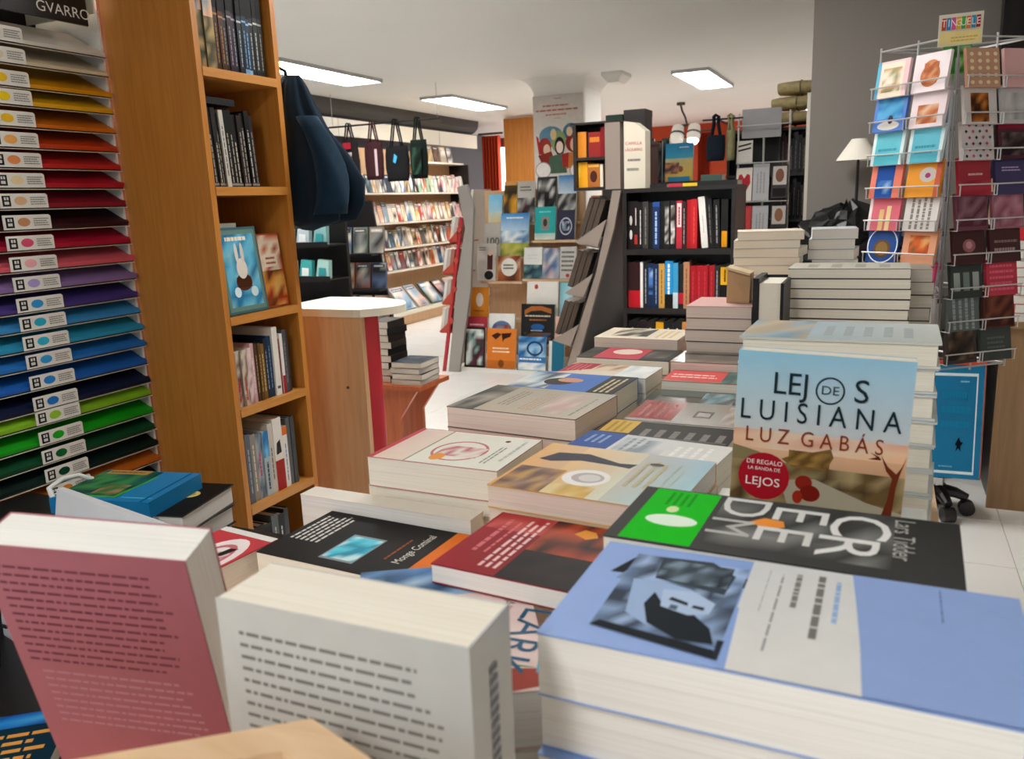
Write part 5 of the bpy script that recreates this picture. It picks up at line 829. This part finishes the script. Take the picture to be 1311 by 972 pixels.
for k in range(3):
    z0 = 1.722+k*.092; w_ = .30-.03*k
    pr_ = thing('paper_roll', f'{["lowest","middle","topmost"][k]} yellowish folded fabric bale on top of the dark shelving', 'bale', (-.60+.02*k, 5.78, z0), 'yellowish bales on the dark shelving')
    rg_ = []
    for q in range(9):
        xx = -w_/2+w_*q/8; f = .75+.25*math.sin(math.pi*(q+.8)/9.6)
        rg_.append([(xx, .15*math.cos(2*math.pi*j/20)*f, .042+.042*math.copysign(abs(math.sin(2*math.pi*j/20))**.6, math.sin(2*math.pi*j/20))*f) for j in range(20)])
    MB().loft(rg_).build('fold', 'cloth', pr_, ['#c0b080','#ccbc8c','#d4c494'][k], smooth=True, merge=True)
    MB().tube([(.02,.155*math.cos(a),.042+.046*math.sin(a)) for a in [2*math.pi*j/16 for j in range(17)]], .004, 5).build('tie', 'cloth', pr_, '#8c8058')
# greeting card wire rack with heart
wr = thing('card_stand', 'white wire stand of greeting cards with a red heart card', 'rack', (-.78, 5.3, 0)); off = Vector((-.78, 5.3, 0))
CX0, CX1, CY = -.86, -.56, 5.30
for x in (CX0, (CX0+CX1)/2, CX1): rel(MB().tube([(x,CY+.03,0),(x,CY+.03,1.78)], .006)).build('upright', 'wire', wr, '#d8d8d8')
for z in (.5,.75,1.02,1.25,1.48,1.70): rel(MB().tube([(CX0,CY+.03,z),(CX0,CY-.05,z),(CX1,CY-.05,z),(CX1,CY+.03,z)], .004)).build('pocket_wire', 'wire', wr, '#d8d8d8')
rel(MB().box(CX0+.02, CY+.02, 1.63, CX1-.05, CY+.03, 1.80)).build('top_plate', 'plastic', wr, '#a8a8aa')
cards = [(-.815,1.485,'#e8e2da','white card with black brush strokes above the heart card',[('p',[(.1,.5),(.9,.62),(.9,.7),(.1,.58)],'#1c1c1c'),('p',[(.1,.7),(.9,.82),(.9,.9),(.1,.78)],'#1c1c1c')],.13),
 (-.815,1.255,'#ece4d8','white greeting card with a big red heart',[('p',[(.5,.15),(.9,.55),(.85,.78),(.68,.82),(.5,.68),(.32,.82),(.15,.78),(.1,.55)],'#c02838')],.2),
 (-.715,1.255,'#c4c4c6','plain grey card beside the heart card',[('l',.2,.2,.8,.8,3,'v','#a0a0a4')],.22),
 (-.605,1.265,'#2a2422','dark framed portrait card in the right column of the card stand',[('r',.08,.4,.92,.95,'#d8d0c8'),('e',.5,.68,.26,.2,'#8c5c48'),('r',.1,.05,.9,.3,'#1a1818')],.2),
 (-.815,1.025,'#d83a3c','coral red card below the heart card',[('r',.1,.08,.9,.92,'#e05050'),('l',.2,.2,.8,.8,5,'h','#d84444')],.2),
 (-.715,1.025,'#c8c8ca','plain grey card beside the coral red card',[('l',.2,.2,.8,.8,3,'v','#a8a8ac')],.2),
 (-.605,1.03,'#26201e','dark framed flower card in the right column of the card stand',[('r',.08,.4,.92,.95,'#d4ccc4'),('e',.5,.68,.26,.2,'#9c6c50'),('r',.1,.05,.9,.3,'#1a1818')],.2),
 (-.815,.80,'#d63a3c','second coral red card, lowest in the left column of the card stand',[('r',.1,.08,.9,.92,'#dc4c4c')],.2),(-.70,.80,'#bcbcbe','grey card beside the lowest coral red card',[('r',.55,.3,.9,.75,'#38342f'),('r',.6,.36,.85,.7,'#7c7468')],.2),(-.60,.80,'#b4b4b6','pale grey card, lowest in the right column of the card stand',[('r',.2,.3,.8,.8,'#4a4844')],.2)]
def card(name, label, M, w, h, t, c, art, group, dz=.0002):
    r = thing(name, label, 'card', M, group); MB().box(-w/2,-h/2,0,w/2,h/2,t).build('sheet', 'cover', r, c)
    if art: add_print(r, art, -w/2,-h/2,w,h,t, name='card_print', mat='print_far', dz=dz)
for (x, z, c, d, art, h) in cards: card('greeting_card', d, standM(x, CY-.02, z, 7, 0, 0, h), .095, h, .008, c, art, 'cards on the white wire stand')
bag(-.965, 5.15, 1.50, .105, .15, 1.74, '#16202c', 'small dark navy gift bag with thin handles beside the card stand', (), group='gift bags by the card stand')
bag(-.885, 5.19, 1.50, .05, .18, 1.74, '#98946c', 'small olive gift bag with thin handles beside the card stand', (), group='gift bags by the card stand')
bp = thing('pegboard_rail', 'dark rail carrying the gift bags', 'rail', (-.93, 5.17, 1.745)); MB().tube([(-.12,0,-.003),(.12,0,-.003)], .005).build('bar', 'black_paint', bp)
MB().tube([(-.04,0,0),(-.04,.45,0)], .006).build('arm', 'black_paint', bp)
# ---------------------------------------------------------------- lamp, black bag, desk by the grey wall
dk_ = thing('side_cabinet', 'black low cabinet in front of the grey wall', 'cabinet', (-.14, 4.05, 0)); off = Vector((-.14, 4.05, 0))
rel(MB().box(-.33, 3.85, 0, .05, 4.27, .97)).build('body', 'black_paint', dk_); rel(MB().box(-.34, 3.83, .97, .06, 4.28, .99)).build('top_board', 'black_paint', dk_)
rel(MB().box(-.30, 3.842, .1, -.15, 3.85, .93)).build('door', 'duct_dark', dk_); rel(MB().box(-.13, 3.842, .1, .02, 3.85, .93)).build('door', 'duct_dark', dk_)
pb = thing('plastic_bag', 'crumpled black plastic bag on the black cabinet under the lamp', 'bag', (-.16, 3.97, .9905))
rg_ = []; rb_ = random.Random(9)
for q in range(10):
    u = q/9; r0 = (.165*(1-u**4)+.03)
    rg_.append([(r0*1.05*math.cos(2*math.pi*j/28)*(1+.16*rb_.uniform(-1,1)), r0*.6*math.sin(2*math.pi*j/28)*(1+.16*rb_.uniform(-1,1)), .25*u+.025*rb_.uniform(-1,1)*(q > 0)) for j in range(28)])
MB().loft(rg_).build('bag', 'plastic', pb, '#141414', merge=True)
lp = thing('table_lamp', 'table lamp with a cream cone shade against the grey wall', 'lamp', (-.135, 4.17, .9905))
sh = MB(); N = 32
for j in range(N):
    a, b3 = 2*math.pi*j/N, 2*math.pi*(j+1)/N
    for r0, r1 in ((.098,.032),(.095,.029)):
        sh.face([(r0*math.cos(a),r0*math.sin(a),.44),(r0*math.cos(b3),r0*math.sin(b3),.44),(r1*math.cos(b3),r1*math.sin(b3),.535),(r1*math.cos(a),r1*math.sin(a),.535)])
sh.build('shade', 'lamp_shade', lp)
MB().tube([(0,0,.02),(0,0,.1),(.0,0,.3),(0,0,.50)], [.02,.008,.007,.006], 10).build('stem', 'black_paint', lp); MB().tube([(0,0,0),(0,0,.012),(0,0,.02)], [.06,.06,.03], 20).build('base', 'black_paint', lp)
# ---------------------------------------------------------------- card spinner
spn = thing('card_spinner', 'revolving wire spinner rack packed with greeting cards', 'rack', (.15, 2.80, 0))
MB().tube([(0,0,.03),(0,0,1.74)], .014, 12).build('pole', 'chrome', spn)
MB().tube([(0,0,0),(0,0,.02),(0,0,.03)], [.085,.085,.05], 28).build('base', 'black_paint', spn)
CORN = Vector((.0,-.20,0)); ang = R(40); Lf = .25
dl = Vector((-math.cos(ang), math.sin(ang), 0)); dr = Vector((math.cos(ang), math.sin(ang), 0))
def rowz(i): return 1.655-.0945*i
for i in range(9):
    z = rowz(i)-.07
    for d_ in (dl, dr):
        n_ = Vector((d_.y, -d_.x, 0)) if d_ is dr else Vector((-d_.y, d_.x, 0))
        p0 = CORN+n_*.037; p1 = CORN+d_*Lf+n_*.037
        MB().tube([(p0.x,p0.y,z),(p1.x,p1.y,z)], .0022, 6).build('pocket_wire', 'wire', spn, '#d0d0d0')
        for f_ in (.02,.48,.52,.98):
            p = CORN+d_*Lf*f_+n_*.037; q_ = CORN+d_*Lf*f_
            MB().tube([(p.x,p.y,z),(p.x,p.y,z-.03),(q_.x,q_.y,z-.03),(q_.x,q_.y,z+.05)], .0018, 6).build('pocket_wire', 'wire', spn, '#c8c8c8')
for d_ in (dl, dr):
    for f_ in (0,.5,1):
        p = CORN+d_*Lf*f_; MB().tube([(p.x,p.y,.77),(p.x,p.y,1.70)], .003, 6).build('frame_wire', 'wire', spn, '#c0c0c0')
for z in (.78, 1.0, 1.69):
    pts_ = [CORN+dl*Lf, CORN, CORN+dr*Lf, Vector((0,.14,0))]
    MB().tube([(p.x,p.y,z) for p in pts_+[pts_[0]]], .003, 6).build('frame_wire', 'wire', spn, '#c0c0c0')
    for p in pts_: MB().tube([(0,0,z),(p.x,p.y,z)], .003, 6).build('spoke', 'wire', spn, '#c0c0c0')
sgn = MB().box(-.052,-.205,1.665,.052,-.2,1.745).build('sign', 'laminate', spn)
sc_ = [('r',.03,.04,.97,.45,'#f0dc98'),('l',.3,.1,.9,.3,2,'h','#d8b860')]
for i, (c_, ch) in enumerate(zip(['#c84830','#2c88c0','#d8589c','#e8b028','#48a848','#e87828','#3898c8','#a83030'], 'TINGUELE')):
    sc_ += [('r',.07+.11*i,.5,.165+.11*i,.88,c_),('t',ch,.117+.11*i,.69,.018,0,'#f8f4e8',.8)]
pm, tx = MB(), MB(); paint(pm, tx, sc_, -.052, 1.665, .104, .08, 0, .0004)
for q, nm in ((pm,'sign_print'),(tx,'sign_lettering')): q.v = [(p[0], -.2055-p[2], p[1]) for p in q.v]; q.build(nm, 'print_far', sgn)
LC = [[('#eac4c8','cream animal card on a pink backing',[('r',.12,.0,.85,.95,'#ece0cc'),('n',.2,.15,.78,.8,['#e8dcc4','#c89c6c','#8c9c78','#f0e8d8'],4,5),('r',0,0,.1,1,'#58b0d0')]),('#f0e4e8','white card with an orange teddy bear',[('e',.5,.42,.28,.3,'#c87848'),('e',.5,.68,.2,.14,'#d08858'),('n',.3,.2,.72,.75,['#c06c3c','#d89868','#a85830'],4,5)])],
 [('#4878c8','blue card with a small dark bird',[('n',.1,.35,.9,.95,['#3c90c8','#58a8d8','#3070b8'],4,4),('e',.5,.16,.35,.12,'#d8d4cc'),('e',.55,.32,.08,.12,'#30303c')]),('#e8d8dc','pale card under the teddy bear card',[('n',.2,.1,.8,.6,['#d08050','#e8c0a0','#b86038'],3,3)])],
 [('#d8e8e8','turquoise birthday card, left one of a pair',[('g',.1,.0,.9,.9,['#50b8c8','#58c0d0','#70c8d8','#68c4d4']),('l',.2,.2,.8,.5,2,'h','#3c98a8')]),('#d0e4e8','turquoise birthday card, right one of a pair',[('g',.1,.0,.9,.9,['#58b8cc','#50b0c4','#70c4d8','#68c0d4']),('l',.2,.2,.8,.5,2,'h','#3c90a4')])],
 [('#e07860','blue starry card on a coral backing',[('r',.18,.0,.75,.95,'#1c50a0'),('n',.25,.1,.7,.5,['#1c50a0','#8cb0d8','#3870b8'],3,3)]),('#e89820','orange card with a daisy',[('e',.62,.6,.25,.2,'#c8c0b8'),('e',.62,.58,.08,.07,'#a03870'),('r',.85,0,1,1,'#c86048')])],
 [('#d86878','pink card with two candles',[('r',.35,.0,.5,.6,'#e0c080'),('r',.58,.0,.72,.7,'#e8d098'),('r',.0,.0,.1,1,'#e8d8d8')]),('#dcd8d4','white card with thin grey stripes',[('l',.15,.05,.85,.95,4,'v','#8c8884')])],
 [('#1c4c94','dark blue card with a brown medallion',[('o',.5,.5,.5,.52,'#e8ecf0',.93),('e',.5,.4,.28,.26,'#6c5030'),('e',.5,.4,.2,.2,'#8c6c3c')]),('#e0a07c','peach card with an orange bouquet',[('n',.2,.3,.8,.8,['#d86830','#b84828','#e8a868','#8c5c38'],4,4)])],
 [('#c8b8b4','pale card with dark scribbles',[('n',.1,.1,.9,.8,['#d8d0c8','#5c5450','#a89890'],4,3)]),('#d84c74','hot pink gift card',[('r',.2,.1,.8,.35,'#8c3048'),('l',.2,.5,.8,.8,2,'h','#e88ca4')])]]
RC = [[('#c8987c','rose-gold card with pale dots',[('e',u,v,.06,.05,'#e8d8b0') for u in (.15,.38,.61,.84) for v in (.12,.3,.48,.66,.84)]),('#d8a8a8','plain rose pink card',[('r',.3,.3,.9,.34,'#c89470')])],
 [('#d0c8c4','pale card with a brown flower photo',[('n',.2,.05,.75,.8,['#4c2410','#8c4c1c','#c87c30','#301808'],4,5),('r',0,.92,1,1,'#a85c60')]),('#b8b4b4','silver grey card with soft verticals',[('n',.1,.1,.9,.8,['#b0acac','#989494','#c4c0c0'],5,2)])],
 [('#d0c4c4','card with coloured diamonds',[('p',[(u,v-.05),(u+.05,v),(u,v+.05),(u-.05,v)],c_) for (u,v,c_) in [(.15+.2*i+.1*(j % 2),.1+.16*j,['#2c2c34','#b8586c','#3c5868','#8c3848'][(i+j) % 4]) for i in range(4) for j in range(6)]]),('#4a1c28','dark maroon card with a lace motif',[('r',0,.8,1,1,'#8c1c34'),('n',.1,.1,.9,.7,['#4a3c3c','#2c1c20','#6c5c58'],4,4)])],
 [('#9c2434','ruby red card',[('l',.3,.5,.8,.62,1,'h','#e0b8b8'),('n',0,0,1,.4,['#8c1c2c','#b03848'],2,2)]),('#3c3460','indigo purple card',[('l',.2,.6,.8,.75,2,'h','#b8a8d0')])],
 [('#6c3a48','plum card with faded figures',[('n',.05,.1,.95,.95,['#7c4c58','#5c2c3c','#8c6470'],4,4)]),('#9c6070','mauve patterned card',[('n',.05,.05,.95,.95,['#a86c7c','#8c5464','#b88490'],5,5)])],
 [('#3c1418','dark oxblood card with a pink rose',[('e',.5,.5,.2,.18,'#9c6068'),('e',.5,.52,.1,.1,'#c89098')]),('#40181c','dark oxblood card with grey capitals',[('l',.15,.25,.9,.45,1,'h','#a88c8c'),('l',.15,.5,.9,.65,1,'h','#8c7070')])],
 [('#2c3430','black card with white windows',[('r',.1,.2,.3,.7,'#98a09c'),('r',.4,.2,.6,.7,'#788480'),('r',.7,.2,.9,.7,'#a0a8a4')]),('#c03448','bright red lettered card',[('l',.1,.1,.9,.9,5,'h','#e0607c')])],
 [('#5c6464','grey striped card',[('l',.1,.05,.9,.95,4,'v','#98a0a0')]),('#4c2018','red-brown patterned card',[('n',.05,.05,.95,.95,['#5c2c20','#3c1814','#7c4434'],4,4)])],
 [('#3c302c','dark brown portrait card',[('n',.1,.1,.9,.9,['#4c3c34','#2c2420','#7c6450'],4,4),('r',0,.92,1,1,'#8c8880')]),('#38403c','dark grey-green card',[('l',.2,.3,.8,.7,3,'h','#5c6460')])]]
for face_, (TBL, d_) in (('left', (LC, dl)), ('right', (RC, dr))):
    for i, pair in enumerate(TBL):
        for j, (c, d, art) in enumerate(pair):
            # on the left face the first of the pair is the outer one
            f_ = (.75, .25)[j] if face_ == 'left' else (.25, .75)[j]
            n_ = Vector((d_.y, -d_.x, 0)) if d_ is dr else Vector((-d_.y, d_.x, 0))
            p = Vector((.15, 2.80, 0))+CORN+d_*Lf*f_+n_*.022; h = .103
            yaw = math.degrees(ang) if face_ == 'right' else -math.degrees(ang)
            card('greeting_card', f'{d}, {ORD[i]} row of the spinner\'s {face_} face', standM(p.x, p.y, rowz(i)-h+.002, 9, yaw, 0, h), .108, h, .010, c, art, 'greeting cards on the spinner')
gc = Vector((.15, 2.80, 0))
card('greeting_card', 'green leafy card behind the wires just under the spinner sign', standM(.15, 2.66, 1.60, 6, 0, 0, .075), .07, .075, .006, '#5ca850', [('n',.05,.05,.95,.95,['#6cc05c','#3c8c38','#a8d898','#2c6428'],5,4)], 'greeting cards on the spinner')
# ---------------------------------------------------------------- cabinet, red pile, board, chair
cb = thing('wooden_cabinet', 'grey-brown wooden cabinet at the right edge of the picture', 'cabinet', (.8, 3.9, 0)); off = Vector((.8, 3.9, 0))
rel(MB().box(.435, 3.66, 0, 1.2, 3.68, .75)).build('front_panel', 'oak_grey', cb); rel(MB().box(.42, 3.645, .75, 1.2, 4.15, .772)).build('top_board', 'oak_grey', cb)
rel(MB().box(.45, 3.68, .0, .47, 4.15, .75)).build('side_panel', 'black_paint', cb); rel(MB().box(.47, 4.13, 0, 1.2, 4.15, .75)).build('back_panel', 'oak_grey', cb)
for k in range(2): tag(rel(MB().tube([(.455,3.657,.70-.0*k),(.455,3.654,.70)], .004, 8)).build('screw', 'duct_dark', cb), 'dark screw', None) if k == 0 else None
z = .7725
for k in range(9):
    book('book', f'red-spined book, {ORD[k]} from the bottom of the pile on the wooden cabinet', flatM(.548+.004*math.sin(k*2), 3.76, z+.0003, [0,2,-2,3,-1,2,-3,1,2][k]), .17, .2, .0345, '#b82030', (), 'l', 'pages_white', group='red books on the wooden cabinet'); z += .035
book('book', 'red book with a white title stripe topping the pile on the wooden cabinet', flatM(.555, 3.76, z+.0003, 6), .16, .2, .045, '#c01c2c', [('r',0,.1,1,.3,'#e8e4e0')], 'l', 'pages_white', group='red books on the wooden cabinet')
wsx = thing('wall_shelf', 'pale wooden wall shelf with folded cloth behind the spinner', 'shelf', (.7, 4.0, 0)); off = Vector((.7, 4.0, 0))
rel(MB().box(.405, 3.95, 1.30, 1.2, 4.19, 1.325)).build('board', 'beech', wsx); rel(MB().box(.405, 3.95, 1.16, .425, 4.19, 1.30)).build('bracket', 'beech', wsx); rel(MB().box(.405, 3.95, 1.13, 1.2, 4.19, 1.16)).build('board', 'laminate', wsx)
for k in range(3):
    fc = thing('folded_cloth', f'cream folded cloth, {["lower","middle","upper"][k]} one on the wall shelf', 'cloth', (.56, 4.05, 1.326+k*.05), 'folded cloths on the wall shelf')
    rg_ = []
    for q in range(9):
        xx = -.13+.26*q/8; f = .8+.2*math.sin(math.pi*(q+.5)/9)
        rg_.append([(xx, .09*math.cos(2*math.pi*j/16)*f, .025+.024*math.copysign(abs(math.sin(2*math.pi*j/16))**.5, math.sin(2*math.pi*j/16))*f) for j in range(16)])
    MB().loft(rg_).build('cloth', 'cloth', fc, ['#c8a878','#d8bc90','#c0a070'][k], smooth=True, merge=True)
for k, (c, t) in enumerate([('#2a2420','.03'),('#c8c0b0','.025'),('#8c8478','.03'),('#d8d0c4','.025')]):
    spine_book('book', f'{["dark brown","cream","taupe","pale cream"][k]} book, {ORD[k]} from the left in the gap under the wall shelf', Matrix.Translation((.445+k*.034, 3.98, .94)), .03, .17, .14, c, ww('#6c6458'), 'books under the wall shelf')
us = thing('under_shelf', 'white shelf board below the wall shelf', 'shelf', (.7, 4.05, .92)); MB().box(-.295,-.1,0,.5,.14,.0195).build('board', 'laminate', us); MB().box(-.29,.12,0,.5,.14,.2).build('back_strip', 'laminate', us)
bd = thing('poster_board', 'blue poster board with a white border line and a red top edge', 'board', standM(.30, 3.45, .19, 4, 0, 1, .445))
MB().box(-.10,-.2225,0,.075,.2225,.03).build('board', 'cover_matte', bd, '#1276a4')
MB().box(-.102,.2225,-.002,.080,.234,.034).build('red_edge', 'cover_matte', bd, '#c8482c')
MB().box(.075,-.2225,0,.08,.2225,.03).build('side_edge', 'cover_matte', bd, '#a06050')
add_print(bd, [('r',.86,.05,.885,.92,'#d8ecf0'),('r',.0,.9,.885,.925,'#d8ecf0'),('r',.0,.04,.885,.065,'#d8ecf0'),('p',[(.50,.30),(.54,.34),(.58,.37),(.60,.33),(.66,.32),(.61,.29),(.62,.24),(.57,.27),(.52,.24),(.54,.29)],'#0c1c28'),('l',.2,.42,.8,.8,3,'h','#1f86b2'),('l',.55,.84,.72,.87,1,'h','#8cc8dc'),('l',.2,.09,.5,.12,1,'h','#6cb4d0')], -.10,-.2225,.175,.445,.0302, name='board_print', mat='print_matte', dz=.0004)
ch = thing('wheeled_base', 'black wheeled base with casters under the blue poster board', 'base', (.245, 3.55, 0))
for k in range(5):
    a = R(-70+72*k); ex, ey = .11*math.cos(a), .11*math.sin(a)
    MB().tube([(0,0,.10),(ex*.6,ey*.6,.09),(ex,ey,.072)], [.028,.022,.016], 10).build('leg', 'black_paint', ch)
    MB().tube([(ex-.022*math.sin(a),ey+.022*math.cos(a),.03),(ex+.022*math.sin(a),ey-.022*math.cos(a),.03)], .03, 16).build('caster', 'black_paint', ch)
MB().tube([(0,0,.08),(0,0,.175)], .024, 12).build('column', 'chrome', ch); MB().tube([(0,0,.170),(0,0,.178),(0,0,.189)], [.06,.1,.1], 24).build('top_plate', 'black_paint', ch)
st_ = thing('tall_black_cover', 'black hanging cover in the corner above the spinner', 'cover', (.62, 4.1, 1.52))
rg_ = [[(.2*math.cos(2*math.pi*j/24)*(1+.1*math.sin(5*j))*s, .08*math.sin(2*math.pi*j/24), z) for j in range(24)] for z, s in ((0,.9),(.3,1),(.6,1.05),(.9,1.0))]
MB().loft(rg_).build('fabric', 'cloth', st_, '#161412', smooth=True, merge=True)
